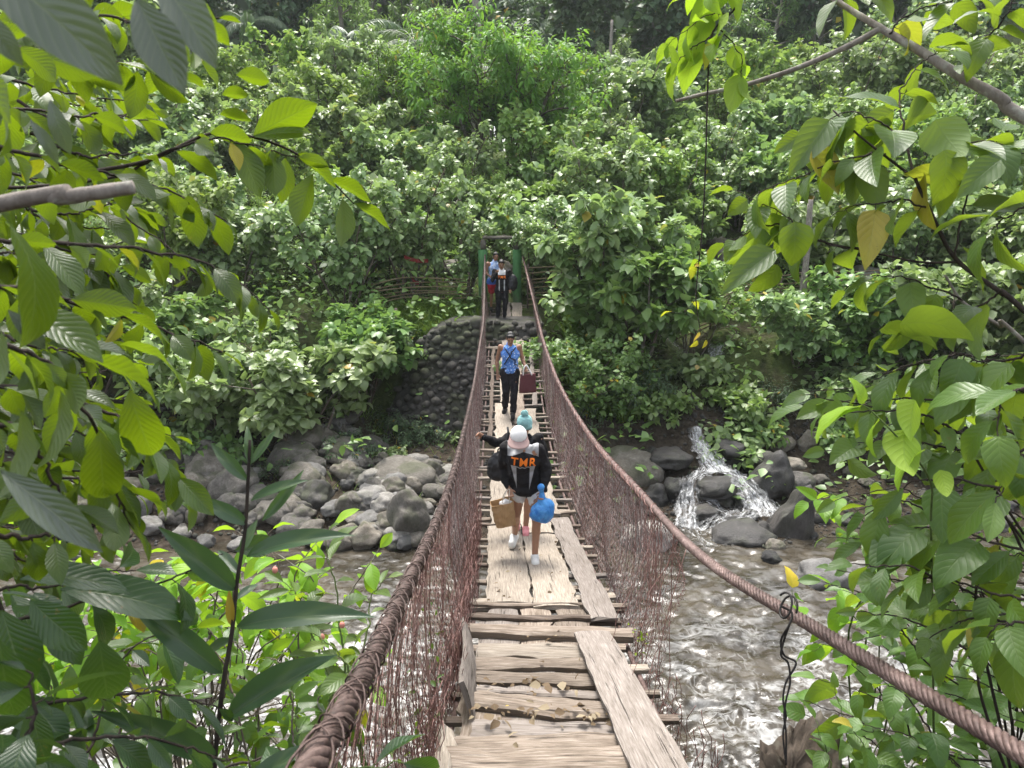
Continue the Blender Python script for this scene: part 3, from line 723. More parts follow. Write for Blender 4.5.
for i, lab in enumerate(DT):
    px = -20 + i * 76 + RNG.uniform(-15, 15)
    plant('forest_tree', P_FOR[[0, 1, 2][(i * 2 + i // 3) % 3]], lab, 'tree', at_px(px, 55 + RNG.uniform(-2, 4)), RNG.uniform(1.05, 1.35), group='dark trees on the hilltop')
for i in range(17):
    px = -30 + i * 68 + RNG.uniform(-15, 15)
    plant('forest_tree', P_FOR[[1, 0][i % 2]], f'far dark tree, {ORD[i]} from the left in the back row of the hilltop', 'tree', at_px(px, 67 + RNG.uniform(-2, 4)), RNG.uniform(1.4, 1.8), group='dark trees on the hilltop')
# far wood behind everything
mb = MB(); N = 26000
X = RNG.uniform(-85, 85, N); Yf = 60 + 50 * RNG.random(N)
Z = np.interp(Yf, PROF_Y, PROF_Z) + RNG.uniform(0, 1, N) * np.interp(Yf, [60, 78], [1.5, 13]) * (.6 + .4 * np.sin(X * .9) * np.sin(Yf * .7))
put(mb, T_FAR, np.stack([X, Yf, Z], -1), RNG.normal(0, 1, (N, 3)) - np.array([0, 0, .4]), RNG.normal(0, .5, (N, 3)) + np.array([0, -.2, 1]), RNG.uniform(1.0, 2.2, N), np.clip(RNG.normal(.4, .2, N), 0, .9))
tag(mb.build('far_wood', M['leaf_dark']), kind='stuff')

# coconut palms
def palm(px, Y, h, label, nf=15, L=4.0, rz=0.0):
    r = thing('coconut_palm', label, 'palm tree', at_px(px, Y), rz, 'coconut palms on the hill')
    tm = MB(); pts = walk([0, 0, -.3], [RNG.normal(0, .06), RNG.normal(0, .06), 1], h, 8, .02, .02); tube(tm, pts, .17, .11, 8, jit=.05)
    tm.build('trunk', M['bark_grey'], r); fm = MB()
    for i in range(nf):
        az = i * 2.4 + RNG.uniform(-.2, .2); el = RNG.uniform(.1, 1.15)
        d = np.array([math.cos(az), math.sin(az), math.tan(el) * .8]); c = [pts[-1]]; dd = norm(d)
        for k in range(12): dd = norm(dd + np.array([0, 0, -.16])); c.append(c[-1] + dd * L / 12)
        c = np.array(c); tube(fm, c, .035, .008, 4, .5)
        tt = norm(np.gradient(c, axis=0)); q = spline(c, 44)[5:]; tq = norm(np.gradient(q, axis=0)); sd = norm(np.cross(tq, [0, 0, 1.]))
        for sgn in (-1, 1):
            ln = .75 * np.sin(np.linspace(.5, 2.9, len(q))) + .1
            put(fm, T_NARROW, q, sgn * sd * .8 + tq * .55 + np.array([0, 0, -.45]), np.tile([0, 0, 1.], (len(q), 1)) + sgn * sd * .3, ln, np.clip(RNG.normal(.5, .15, len(q)), 0, .9), wid=.3)
    fm.build('fronds', M['leaf_palm'], r)
palm(412, 47, 5.2, 'coconut palm with drooping fronds above the lime green trees', rz=.4)
palm(345, 50, 5.0, 'coconut palm left of the one above the lime green trees', rz=1.4)
palm(475, 52, 6.0, 'coconut palm at the top centre behind the bright domed tree', rz=2.2)
palm(660, 46, 3.6, 'coconut palm low on the hill near the fallen log', 13, 3.6)
palm(250, 56, 5.2, 'leftmost coconut palm on the hilltop', 13, 4)

# ground plants one cannot count
mb = MB(); N = 42000
Yg = 15.5 + 42 * RNG.random(N) ** 1.4; pxg = RNG.uniform(-40, 1064, N); X = (pxg - 512) / FPX * Yg * 1.02
keep = (np.abs(X - creek_x(Yg)) > .7) & ~((np.abs(X + .1) < .9) & (Yg < 30)) & ~((X < -.6) & (Yg < 19.6) & (RNG.random(N) < .93)) & ~((X > 0) & (Yg < 17.5) & (RNG.random(N) < .8))
X, Yg = X[keep], Yg[keep]; N = len(X)
msk = np.array([fbm(a * .4, b * .4, 20, 3) for a, b in zip(X, Yg)]) > -.3
X, Yg = X[msk], Yg[msk]; N = len(X)
Z = np.array([H(a, b) for a, b in zip(X, Yg)]) + RNG.random(N) ** 1.2 * 1.2
put(mb, T_LOW, np.stack([X, Yg, Z], -1), RNG.normal(0, 1, (N, 3)) * [1, 1, .35], RNG.normal(0, .35, (N, 3)) + [0, 0, 1], RNG.uniform(.10, .28, N), np.clip(RNG.normal(.4, .22, N), 0, .9))
tag(mb.build('undergrowth', M['leaf_mid']), kind='stuff')
mb = MB()
def grass_patch(x0, x1, y0, y1, n, L):
    X = RNG.uniform(x0, x1, n); Y = RNG.uniform(y0, y1, n); Z = np.array([H(a, b) for a, b in zip(X, Y)])
    az = RNG.uniform(0, 6.28, n); d = np.stack([np.cos(az) * .45, np.sin(az) * .45, np.ones(n)], -1)
    put(mb, T_BLADE, np.stack([X, Y, Z - .02], -1), d, np.stack([-np.cos(az), -np.sin(az), np.full(n, .4)], -1), L * RNG.uniform(.5, 1.2, n), np.clip(RNG.normal(.5, .22, n), 0, .99))
grass_patch(-4.0, -.9, 20.4, 22.6, 2600, .5)
grass_patch(-5.0, -2.6, 18.8, 21, 900, .4)
grass_patch(1.4, 3.6, 18.0, 21.5, 2600, .7)
grass_patch(-9, 9, 23, 30, 3000, .4)
grass_patch(-7, -1, 14.5, 18.5, 500, .25)
tag(mb.build('grass', M['grass']), kind='stuff')

# ------------------------------------------------------------------ stone wall, fences and oddments on the far bank
mb = MB(); import bmesh
def stone_wall():
    wx0, wx1 = -3.3, .8
    top = lambda x: np.interp(x, [-3.3, -2.9, -2.2, -1.6, 1.5], [1.5, 2.3, 3.2, 3.45, 3.45])
    # core
    xsn = np.linspace(wx0, wx1, 24); rowsn = np.linspace(0, 1, 8); V = []; 
    for f in rowsn:
        for x in xsn: V.append((x, 18.6 + 1.3 * f + .3 * max(0, -x - 2.0), .5 + (top(x) - .5) * f))
    n0 = len(V)
    for x in xsn: V.append((x, 21.4, top(x) - .02))
    m = len(xsn); F = [(r * m + k, r * m + k + 1, (r + 1) * m + k + 1, (r + 1) * m + k) for r in range(8) for k in range(m - 1)]
    mb.add(V, F)
    placed = []
    for tries in range(8000):
        x, z = RNG.uniform(wx0, wx1), RNG.uniform(.5, 3.55); w = RNG.choice([.19, .15, .12, .09, .07], p=[.08, .2, .3, .27, .15])
        if z > top(x) + .04 or any((x - a) ** 2 + ((z - b) * 1.15) ** 2 < (.80 * (w + c)) ** 2 for a, b, c in placed): continue
        placed.append((x, z, w)); f = (z - .5) / max(.1, top(x) - .5)
        bm = bmesh.new(); bmesh.ops.create_icosphere(bm, subdivisions=2, radius=1); sd = RNG.uniform(0, 99); V = []; tl = RNG.uniform(-.5, .5); sq = RNG.uniform(.65, .95)
        for v in bm.verts:
            c = np.array(v.co) * (1 + .35 * fbm(v.co.x + sd, v.co.y, v.co.z, 2)); cx_, cz_ = c[0] * w, c[2] * w * sq
            V.append((x + cx_ * math.cos(tl) - cz_ * math.sin(tl), 18.6 + 1.3 * min(f, 1) + .3 * max(0, -x - 2.0) + c[1] * w * .9 + .02 * math.sin(sd), z + cx_ * math.sin(tl) + cz_ * math.cos(tl)))
        mb.add(V, [[q.index for q in fc.verts] for fc in bm.faces], rnd=RNG.random()); bm.free()
stone_wall()
tag(mb.build('stone_wall', M['rock_wall']), 'mossy wall of river stones under the far end of the bridge', 'wall')

def bamboo_fence(px0, px1, Y, nr, hgt, label, gap=1.1):
    a = np.array(at_px(px0, Y)); b = np.array(at_px(px1, Y)); L = np.linalg.norm(b - a)
    r = thing('bamboo_fence', label, 'fence', a, group='bamboo fences on the far bank'); n = int(L / gap) + 1
    for i in range(n + 1):
        q = (b - a) * i / n; g = H(a[0] + q[0], a[1] + q[1]) - a[2]
        m_ = MB(); tube(m_, [(q[0], q[1], g - .2), (q[0] + RNG.normal(0, .02), q[1], g + hgt + RNG.uniform(0, .25))], .035, .03, 6); m_.build('post', M['wood_dark'], r)
    for k in range(nr):
        m_ = MB(); pts = []
        for i in range(n + 1):
            q = (b - a) * i / n; g = H(a[0] + q[0], a[1] + q[1]) - a[2]
            pts.append((q[0], q[1] - .05, g + .12 + (hgt - .15) * k / (nr - 1) + RNG.normal(0, .025)))
        tube(m_, spline(pts, n * 3 + 1), .022, .018, 5, jit=.15); m_.build('rail', M['bamboo'], r)
bamboo_fence(372, 470, 22.6, 7, .85, 'bamboo rail fence left of the green gate')
bamboo_fence(528, 660, 21.9, 8, 1.15, 'bamboo rail fence just right of the green gate')
bamboo_fence(676, 880, 22.6, 8, 1.0, 'long bamboo rail fence beyond the creek on the right')
# weathered stake, upright trunk, fallen log
def pole(name, label, cat, pts, r0, r1, m, jit=.06):
    q = np.asarray(pts, float); mb = MB(); tube(mb, spline(q - q[0], max(6, 4 * len(q))), r0, r1, 8, jit=jit)
    return tag(link(name, mb.mesh(name, M[m]), None, tuple(q[0])), label, cat)
g = at_px(396, 20.6); pole('wooden_stake', 'thin pale wooden stake standing in the grass left of the stone wall', 'stake', [(g[0], g[1], g[2] - .2), (g[0] + .03, g[1], g[2] + 1.1)], .045, .04, 'wood_brown')
g = at_px(800, 22.3); pole('bare_tree', 'bare upright grey trunk in the right bamboo fence', 'tree', [(g[0], g[1], g[2] - .3), (g[0] + .05, g[1], g[2] + 1.5), (g[0] + .02, g[1], g[2] + 3.2)], .11, .08, 'bark_grey')
g = at_px(462, 27); pole('bare_tree', 'thin brown trunk beside the path beyond the gate', 'tree', [(g[0], g[1], g[2] - .3), (g[0] - .05, g[1], g[2] + 1.5), (g[0], g[1], g[2] + 2.6)], .06, .05, 'bark')
pole('fallen_log', 'pale fallen log on the hill left of the right branches', 'log', [PY(688, 105, 44), PY(706, 100, 44.4), PY(722, 84, 45)], .38, .3, 'bark_grey')
pole('bare_tree', 'bare grey dead trunk rising from the bright domed tree', 'tree', [PY(482, 62, 40.5), PY(478, 32, 40.6), PY(473, -30, 41)], .26, .13, 'bark_grey')
pole('bare_tree', 'slim bare trunk in front of the dark hilltop trees', 'tree', [PY(607, 110, 47), PY(610, 60, 47.2), PY(612, 20, 47.4)], .13, .07, 'bark_grey')
for px, Y, w, lab in ((505, 24.6, .9, 'big grey rock beside the path behind the green gate'), (455, 25.5, .8, 'grey rock left of the path behind the gate'), (868, 24.6, .75, 'pale rock behind the right bamboo fence'),
                      (742, 27.5, 1.1, 'grey rock in the clearing on the right hillside'), (720, 29, .9, 'flat rock at the top of the hillside clearing')):
    q = at_px(px, Y); o = link('boulder', ROCKS['rock_pale' if 'pale' in lab else 'rock'][int(w * 10) % 5], None, (q[0], q[1], q[2] + w * .25)); o.scale = (w, w * .8, w * .8); o.rotation_euler = (0, 0, w * 9)
    tag(o, lab, 'boulder')
# red shelter roof and red cloth on the hillside
mb = MB(); V = []
for i in range(25):
    for k, (dy, dz) in enumerate(((0, 0), (1.0, .35))):
        V.append((-.75 + i * .0625, dy, dz + .025 * (i % 2)))
mb.add(V, [(2 * i, 2 * i + 2, 2 * i + 3, 2 * i + 1) for i in range(24)])
q = PY(397, 119, 36.5); r = thing('shelter', 'rusty red roof of a small shelter showing through the left hillside shrubs', 'shelter', q)
mb.build('roof', plain('red_roof', (.16, .05, .035), .8, .2, 8, .45), r, smooth=False)
for sx_ in (-.65, .65):
    m_ = MB(); tube(m_, [(sx_, .3, .1), (sx_, .3, -3.0)], .04, .04, 6); m_.build('post', M['wood_dark'], r)
M['red_cloth'] = plain('red_cloth', (.22, .03, .025), .8, .2)
for (a, b, Y, lab) in (((404, 255), (428, 259), 22.9, 'red cloth strip hung among leaves above the left fence'), ((412, 277), (419, 281), 22.8, 'small red cloth on the left bamboo fence')):
    p0, p1 = PY(*a, Y), PY(*b, Y); V = []; n = 12
    for i in range(n + 1):
        for k in (0, 1): 
            c = p0 + (p1 - p0) * i / n; V.append((c[0], c[1] + .04 * math.sin(i * 1.7 + k), c[2] - k * .11 - .05 * math.sin(i / n * 3.14)))
    V = np.array(V); c0 = V.mean(0); m_ = MB(); m_.add(V - c0, [(2 * i, 2 * i + 2, 2 * i + 3, 2 * i + 1) for i in range(n)])
    tag(link('cloth', m_.mesh('cloth', M['red_cloth']), None, tuple(c0)), lab, 'cloth')
# ------------------------------------------------------------------ the hanging bridge
def deck(Y): return CZ - 4.17 + .01525 * (Y - 13.2) ** 2
def xc(Y): return np.interp(Y, [-2, 0, 3.4, 6.2, 7.4, 11, 15, 20.6, 23], [.28, .27, .25, .28, .24, .13, .05, .0, -.02])
def dk(u, Y, dz=0.0): return np.array([float(xc(Y)) + u, Y, float(deck(Y)) + dz])
def resample(pts, n):
    q = spline(pts, 400); L = np.concatenate([[0], np.cumsum(np.linalg.norm(np.diff(q, axis=0), axis=1))])
    s = np.linspace(0, L[-1], n); return np.stack([np.interp(s, L, q[:, k]) for k in range(3)], -1)
RROPE = [(1.30, -2.0, 6.3), (1.16, .2, 5.78)] + [tuple(P(*a)) for a in ((1024, 755, 1.7), (830, 637, 2.6), (700, 555, 3.8), (640, 492, 6.0), (590, 435, 9.5), (560, 385, 13), (545, 345, 16), (537, 315, 18.5), (523, 257, 22))]
LROPE = [(-.36, -2.0, 6.75), (-.33, -.3, 6.2)] + [tuple(P(*a)) for a in ((310, 768, 1.2), (400, 600, 2.7), (445, 500, 5.5), (462, 440, 9), (474, 385, 13), (480, 345, 16), (484, 315, 18.5), (485, 255, 22))]
bridge = thing('suspension_bridge', 'old hanging footbridge of weathered planks with rusty cables and wire netting', 'bridge', (0, 0, 0))
def twisted(name, rope_pts, R, nst, pitch, m, n=1300, sides=6):
    c = resample(rope_pts, n); L = np.linalg.norm(np.diff(c, axis=0), axis=1).sum(); t, a, b = frames(c); mb = MB()
    rs = R * .98 * math.sin(math.pi / nst) / (1 + math.sin(math.pi / nst)) * 1.12
    for k in range(nst):
        ph = np.linspace(0, L / pitch * 2 * math.pi, n) + k * 2 * math.pi / nst
        q = c + (R - rs) * (np.cos(ph)[:, None] * a + np.sin(ph)[:, None] * b); tube(mb, q, rs, rs, sides)
    return mb.build(name, m, bridge)
twisted('handrail_cable', RROPE, .026, 6, .16, M['cable'])
twisted('handrail_cable', LROPE, .0255, 5, .22, M['cable_dark'])
# wires wound round the left cable
c = resample(LROPE, 1500); t_, a_, b_ = frames(c); mb = MB()
for k in range(5):
    ph = np.cumsum(RNG.uniform(.15, .62, 1500) * (1 if k % 3 else -1)) + k
    rr = .0285 + .004 * np.abs(np.sin(np.linspace(0, 60 + k * 13, 1500)))
    tube(mb, (c + rr[:, None] * (np.cos(ph)[:, None] * a_ + np.sin(ph)[:, None] * b_))[:1000 - 60 * k], .0024, .0024, 4)
mb.build('binding_wire', M['cable_dark'], bridge)
c = resample(RROPE, 1500); t_, a_, b_ = frames(c); mb = MB()
for k in range(3):
    ph = np.cumsum(RNG.uniform(.1, .5, 1500)) + k
    tube(mb, (c + .029 * (np.cos(ph)[:, None] * a_ + np.sin(ph)[:, None] * b_))[420 + 40 * k:], .003, .003, 4)
mb.build('binding_wire', M['net'], bridge)
# deck cables under the boards
for u in (-.60, -.2, .2, .60):
    mb = MB(); tube(mb, [dk(u, Y, -.10) for Y in np.linspace(-1, 22.4, 60)], .02, .02, 6); mb.build('deck_cable', M['cable'], bridge)

def rope_at(rope, Y):
    q = spline(rope, 400); return np.stack([np.interp(Y, q[:, 1], q[:, 0]), Y, np.interp(Y, q[:, 1], q[:, 2])], -1)
def netting(rope, sgn, Y0, Y1, name, m, cell=.05, rw=.0019, tear=None):
    """woven wire hung from the handrail to the beam ends: zigzag wires meeting in hexagons"""
    mb = MB(); ncol = int((Y1 - Y0) / cell); nrow = 26
    for i in range(ncol):
        Yc = Y0 + (i + .5) * cell; s0 = fbm(Yc * .8, sgn * 3., 0, 2); ph = RNG.uniform(-.2, .2)
        tt = np.linspace(0, 1, nrow * 2); zig = np.where((np.arange(nrow * 2) // 2 + i) % 2 == 0, .5, -.5) * cell * 1.0
        Yv = Yc + zig * RNG.uniform(.7, 1.15, nrow * 2) + .05 * s0 + (.06 * fbm(Yc, 3, sgn, 2)) * tt
        top = rope_at(rope, Yv); bot = np.stack([xc(Yv) + sgn * (.66 + .06 * fbm(Yc * .6, 8, sgn)), Yv, deck(Yv) - .14], -1)
        end = 1.0
        if tear is not None: end = tear(Yc)
        if end <= .05: continue
        tt = tt * end
        q = top + (bot - top) * tt[:, None]
        bulge = np.sin(tt * math.pi) * (.07 + .07 * s0) - .05 * np.sin(tt * 9 + Yc * 2.1) * tt
        q[:, 0] += sgn * bulge + RNG.normal(0, .004, len(q)); q[:, 2] += RNG.normal(0, .003, len(q))
        rr = rw * (.6 + .4 * min(1, Yc / 7)); tube(mb, q, rr, rr, 3, cap=False)
    # loose verticals and selvage wires
    for k in range(int((Y1 - Y0) * 11)):
        Yc = RNG.uniform(Y0, Y1); tt = np.linspace(0, 1, 12)
        Yv = np.clip(Yc + np.cumsum(RNG.normal(0, .022, 12)), Y0, Y1)
        top = rope_at(rope, Yv); bot = np.stack([xc(Yv) + sgn * .66, Yv, deck(Yv) - .16], -1)
        if tear is not None and tear(Yc) < .9: continue
        q = top + (bot - top) * tt[:, None]; q[:, 0] += sgn * np.sin(tt * 3.14) * RNG.uniform(.02, .14)
        tube(mb, q, .0026, .0022, 3, cap=False)
    for f in np.linspace(.05, .93, 16):
        ya = max(Y0 + .1, 1.3 if sgn < 0 else 4.9); n_ = int((Y1 - ya) * 16); Yv = np.linspace(ya, Y1, n_) + RNG.normal(0, .012, n_)
        top_ = rope_at(rope, Yv); bot = np.stack([xc(Yv) + sgn * .66, Yv, deck(Yv) - .14], -1)
        q = top_ + (bot - top_) * (f + np.where(np.arange(n_) % 2 == 0, .018, -.018) + .03 * np.sin(Yv * 2.3 + f * 9))[:, None]
        q[:, 0] += sgn * np.sin(f * math.pi) * .07; rr = rw * (.55 + .35 * np.minimum(1, Yv / 7)); tube(mb, q, rr, None, 3, cap=False)
    for k in range(5):
        f = [.97, .75, .5, .25, .9][k]; Yv = np.linspace(max(Y0, 6), Y1, 130)
        top = rope_at(rope, Yv); bot = np.stack([xc(Yv) + sgn * .66, Yv, deck(Yv) - .14], -1)
        q = top + (bot - top) * f; q[:, 0] += sgn * (.08 * math.sin(f * 3.1)); q += RNG.normal(0, .008, q.shape); tube(mb, q, .003, .003, 3)
    mb.build(name, m, bridge)
netting(LROPE, -1, 1.0, 22.0, 'wire_netting', M['net'], .052, .0021)
netting(LROPE, -1, 6, 22.0, 'wire_netting', M['net_grey'], .085, .002)
netting(RROPE, 1, 4.1, 22.0, 'wire_netting', M['net'], .046, .0022, tear=lambda Y: min(1, max(.0, (Y - 3.9) / .8)))
netting(RROPE, 1, 5.4, 22.0, 'wire_netting', M['net_grey'], .085, .0017)
# gathered bundles of netting near the left deck edge
mb = MB()
for k in range(70):
    Yv = np.linspace(2.7, 9.5, 40); f = RNG.uniform(.70, 1.02)
    q = np.stack([xc(Yv) - .62 - RNG.uniform(0, .10) + .015 * np.sin(Yv * RNG.uniform(3, 9) + k), Yv, deck(Yv) + RNG.uniform(-.15, .30) + .02 * np.sin(Yv * 5 + k)], -1)
    i0 = RNG.integers(0, 20); tube(mb, q[i0:i0 + RNG.integers(10, 20)] + RNG.normal(0, .007, 3), .0024, .0024, 3)
for k in range(260):
    Y = RNG.uniform(2.4, 9); z0 = float(deck(Y)); n = 9; tt = np.linspace(0, 1, n)
    q = np.stack([xc(Y) - .64 + np.cumsum(RNG.normal(0, .016, n)), Y + np.cumsum(RNG.normal(0, .03, n)), z0 - .15 + tt * RNG.uniform(.3, .7)], -1); tube(mb, spline(q, 16), .0024, .0024, 3)
mb.build('netting_bundle', M['net'], bridge)
# torn wires dangling on the right
mb = MB()
for k in range(44):
    Y = RNG.uniform(3.3, 5.4); n = 10; L = RNG.uniform(.3, 1.4)
    x0 = float(xc(Y)) + .64 + RNG.uniform(0, .16); z0 = float(deck(Y)) - RNG.uniform(-.1, .15)
    q = np.stack([x0 + np.cumsum(RNG.normal(.006, .028, n)), Y + np.cumsum(RNG.normal(0, .028, n)), z0 - np.linspace(0, L, n)], -1); tube(mb, spline(q, 24), .0028, .0022, 3)
for k in range(9):
    Y = RNG.uniform(3.6, 5.2); r0 = rope_at(RROPE, np.array([Y]))[0]; n = 12; L = RNG.uniform(.9, 2.2)
    q = np.stack([r0[0] + np.cumsum(RNG.normal(-.012, .02, n)), Y + np.cumsum(RNG.normal(0, .02, n)), r0[2] - np.linspace(0, L, n)], -1); tube(mb, spline(q, 30), .003, .002, 3)
mb.build('torn_wire', M['net'], bridge)
# black twisted wire hanging from the right cable
mb = MB()
for s in (0, 1):
    pts = [P(781, 606, 2.62), P(792, 613, 2.6), P(789, 625, 2.58), P(781 + 3 * s, 640, 2.6), P(784 - 3 * s, 655, 2.6), P(796 - 8 * s, 663, 2.6), P(786 + 4 * s, 682, 2.6), P(783 + 3 * s, 700, 2.6), P(786 - 2 * s, 716, 2.6), P(783 + 3 * s, 734, 2.6), P(786, 765, 2.6)]
    tube(mb, spline(pts, 60), .0042, .0035, 5)
th = np.linspace(0, 9, 30); p0 = P(783, 604, 2.62); tube(mb, np.stack([p0[0] + .02 * np.sin(th) + .003 * th, np.full(30, p0[1]) + .034 * np.cos(th), p0[2] + .034 * np.sin(th + .4) - .002 * th], -1), .004, .004, 5)
mb.build('tie_wire', M['wire_black'], bridge)['label'] = 'black twisted wire dangling from the right cable'

def board(name, pts, w, th, m, up=(0, 0, 1), jit=.014, n=22, seed=None, notch=0.0, label=None):
    """rough sawn board swept along pts with worn edges"""
    r = np.random.default_rng(RNG.integers(1 << 30) if seed is None else seed); p = spline(pts, n); t = norm(np.gradient(p, axis=0)); s = norm(np.cross(t, up)); u = np.cross(s, t)
    L = np.concatenate([[0], np.cumsum(np.linalg.norm(np.diff(p, axis=0), axis=1))]); sd = r.uniform(0, 90)
    K = 5; V = []; UV = []
    for i in range(n):
        wl = w / 2 * (1 + 0) + jit * 1.6 * fbm(L[i] * 3, sd, 0, 3) - notch * max(0, fbm(L[i] * 2.2, sd + 9, 0, 2) - .12)
        wr = w / 2 + jit * 1.6 * fbm(L[i] * 3, sd + 20, 0, 3) - notch * max(0, fbm(L[i] * 2.2, sd + 31, 0, 2) - .12)
        e = jit * r.uniform(-1, 1) * (1.5 if i in (0, n - 1) else .25)
        for k in range(K):
            f = -wl + (wl + wr) * k / (K - 1); hz = jit * .45 * fbm(L[i] * 2.5, f * 9, sd, 3) - (.22 * th if k in (0, K - 1) else 0)
            V.append(p[i] + s[i] * f + u[i] * (th / 2 + hz) + t[i] * (e + r.normal(0, jit * .5) * (i in (0, n - 1)))); UV.append((f, L[i]))
        for k in range(K):
            f = wr - (wl + wr) * k / (K - 1); V.append(p[i] + s[i] * f * .97 - u[i] * (th / 2 + jit * .2 * fbm(L[i] * 3, f * 7, sd + 5, 2)) + t[i] * e); UV.append((f + .5, L[i]))
    q = 2 * K; F = [(i * q + k, i * q + (k + 1) % q, (i + 1) * q + (k + 1) % q, (i + 1) * q + k) for i in range(n - 1) for k in range(q)]
    F = [f[::-1] for f in F]
    F.append(tuple(range(q))); F.append(tuple(range((n - 1) * q, n * q))[::-1])
    mb = MB(); mb.add(V, F, UV); V = np.array(V); c0 = V.mean(0); mb.v = [a - c0 for a in mb.v]
    o = link(name, mb.mesh(name, m, smooth=False), bridge, tuple(c0))
    if label: o['label'] = label
    return o
# cross beams, the slats that carry the walking boards
Y = 3.0; i = 0
while Y < 22.3:
    l = -.66 + RNG.normal(0, .035); rgt = .66 + RNG.normal(0, .05); sk = RNG.normal(0, .07)
    if RNG.random() > .07:
        m = M[['wood_brown', 'wood_grey', 'wood_dark', 'wood_brown', 'wood_cream'][i % 5]]
        board('crossbeam', [dk(l, Y + sk, -.055 + RNG.normal(0, .006)), dk(0, Y, -.06), dk(rgt, Y - sk, -.055 + RNG.normal(0, .006))], RNG.uniform(.05, .085), .035, m, n=10, jit=.008)
    Y += RNG.uniform(.20, .46); i += 1
# near transverse timbers, laid across where the long boards are gone
TR = [(5.95, -.60, .74, .055, .03, 'wood_brown', .02), (5.62, -.64, .56, .06, .035, 'wood_dark', .03), (5.36, -.60, .60, .05, .03, 'wood_brown', .05), (5.20, -.57, .62, .13, .07, 'wood_brown', .06),
      (4.82, -.48, .34, .17, .045, 'wood_cream', .02), (4.55, -.50, .33, .13, .05, 'wood_brown', .0), (4.30, -.48, .32, .13, .045, 'wood_brown', .05), (4.08, -.49, .34, .07, .04, 'wood_grey', .06),
      (3.86, -.48, .40, .17, .06, 'wood_brown', .10), (3.55, -.47, .42, .16, .035, 'wood_grey', .0), (3.34, -.54, .42, .18, .045, 'wood_brown', -.02), (3.12, -.56, .42, .2, .07, 'wood_brown', .0), (2.86, -.62, .5, .2, .05, 'wood_brown', .02), (2.6, -.6, .5, .2, .05, 'wood_grey', .0), (2.3, -.6, .6, .2, .05, 'wood_brown', .0)]
for Y, a, b, w, th, m, sk in TR:
    board('cross_plank', [dk(a, Y + sk, th / 2 - .02), dk((a + b) / 2, Y + RNG.normal(0, .012), th / 2 - .025), dk(b, Y - sk, th / 2 - .02)], w, th, M[m], jit=.018, n=26, notch=.05)
for a, b, y0, y1, m in ((-.58, -.30, 2.4, 4.3, 'wood_brown'), (-.29, .02, 2.4, 4.6, 'wood_grey'), (.03, .33, 2.4, 4.2, 'wood_brown'), (-.52, -.22, 4.35, 5.9, 'wood_grey'), (-.21, .05, 4.65, 6.0, 'wood_brown'), (.06, .36, 4.25, 5.9, 'wood_brown')):
    board('under_plank', [dk((a + b) / 2, y, -.045) for y in np.linspace(y0, y1, 4)], b - a, .03, M[m], jit=.02, n=30, notch=.12)
# long walking boards
def long_board(u0, u1, Y0, Y1, m, du=0.0, dz=0.0, th=.035, notch=.05, **k):
    Ys = np.linspace(Y0, Y1, 5); u = (u0 + u1) / 2
    return board('deck_plank', [dk(u + du * (i / 4 - .5), y, -.015 + dz + RNG.normal(0, .004)) for i, y in enumerate(Ys)], u1 - u0, th, M[m], n=44, jit=.016, notch=notch, **k)
long_board(-.50, -.10, 6.0, 8.7, 'wood_cream', th=.04)
long_board(-.085, .30, 5.9, 8.3, 'wood_cream', th=.04)
long_board(-.085, .28, 8.4, 11.2, 'wood_cream')
long_board(-.46, -.11, 8.8, 12.0, 'wood_cream', dz=-.005)
long_board(.32, .55, 5.55, 9.0, 'wood_grey', du=-.06, dz=.02, notch=.01)
long_board(-.40, -.08, 12.1, 15.4, 'wood_cream')
long_board(-.06, .16, 11.3, 14.0, 'wood_brown', dz=-.004)
long_board(.19, .44, 9.2, 15.0, 'wood_cream', dz=.006)
long_board(-.30, -.05, 15.5, 18.6, 'wood_cream')
long_board(-.02, .20, 14.1, 18.0, 'wood_brown')
long_board(-.27, -.03, 18.7, 22.3, 'wood_grey')
long_board(.0, .30, 18.1, 22.3, 'wood_cream')
long_board(.40, .50, 15.2, 20.5, 'wood_grey', dz=.02, du=.05)
long_board(-.52, -.44, 13.0, 19.0, 'wood_dark', dz=.01)
# near grey board and split side board
a0, a1 = PY(594, 644, 5.03), PY(662, 775, 3.05)
d0 = np.array([a0[0] - .02, a0[1], deck(a0[1]) + .075]); d1 = np.array([a1[0] - .03, a1[1] - .02, deck(a1[1]) + .07]); d1 = d1 + (d1 - d0) * .35
board('deck_plank', [d0, (d0 + d1) / 2 + np.array([0, 0, .004]), d1], .265, .04, M['wood_grey'], jit=.007, n=40, label='smooth broad grey plank laid along the near right side')
board('side_board', [dk(-.60, 5.05, .09), dk(-.54, 4.5, .11), dk(-.50, 3.72, .10)], .20, .035, M['wood_grey'], up=(1, 0, .35), jit=.016, n=24, label='split grey board standing on edge at the left')
board('side_board', [dk(-.60, 3.45, .03), dk(-.57, 3.05, .05), dk(-.56, 2.6, .02)], .09, .05, M['wood_cream'], up=(.6, 0, 1), jit=.03, n=18)
# fallen leaves and bark chips on the boards
mb = MB(); N = 260
Yv = np.concatenate([RNG.normal(3.66, .08, 60), RNG.normal(4.12, .05, 22), RNG.uniform(3, 8, 40)]); N = len(Yv); u = RNG.uniform(-.52, .42, N)
pos = np.stack([xc(Yv) + u, Yv, deck(Yv) + RNG.uniform(.0, .05, N) + .03 * (Yv < 5.3)], -1)
put(mb, T_LOW + T_NARROW, pos, RNG.normal(0, 1, (N, 3)) * [1, 1, .15], RNG.normal(0, .25, (N, 3)) + [0, 0, 1], np.where(Yv < 5, RNG.uniform(.02, .085, N), RNG.uniform(.02, .05, N)), RNG.random(N))
tag(mb.build('fallen_leaves', M['dead_leaf']), kind='stuff')

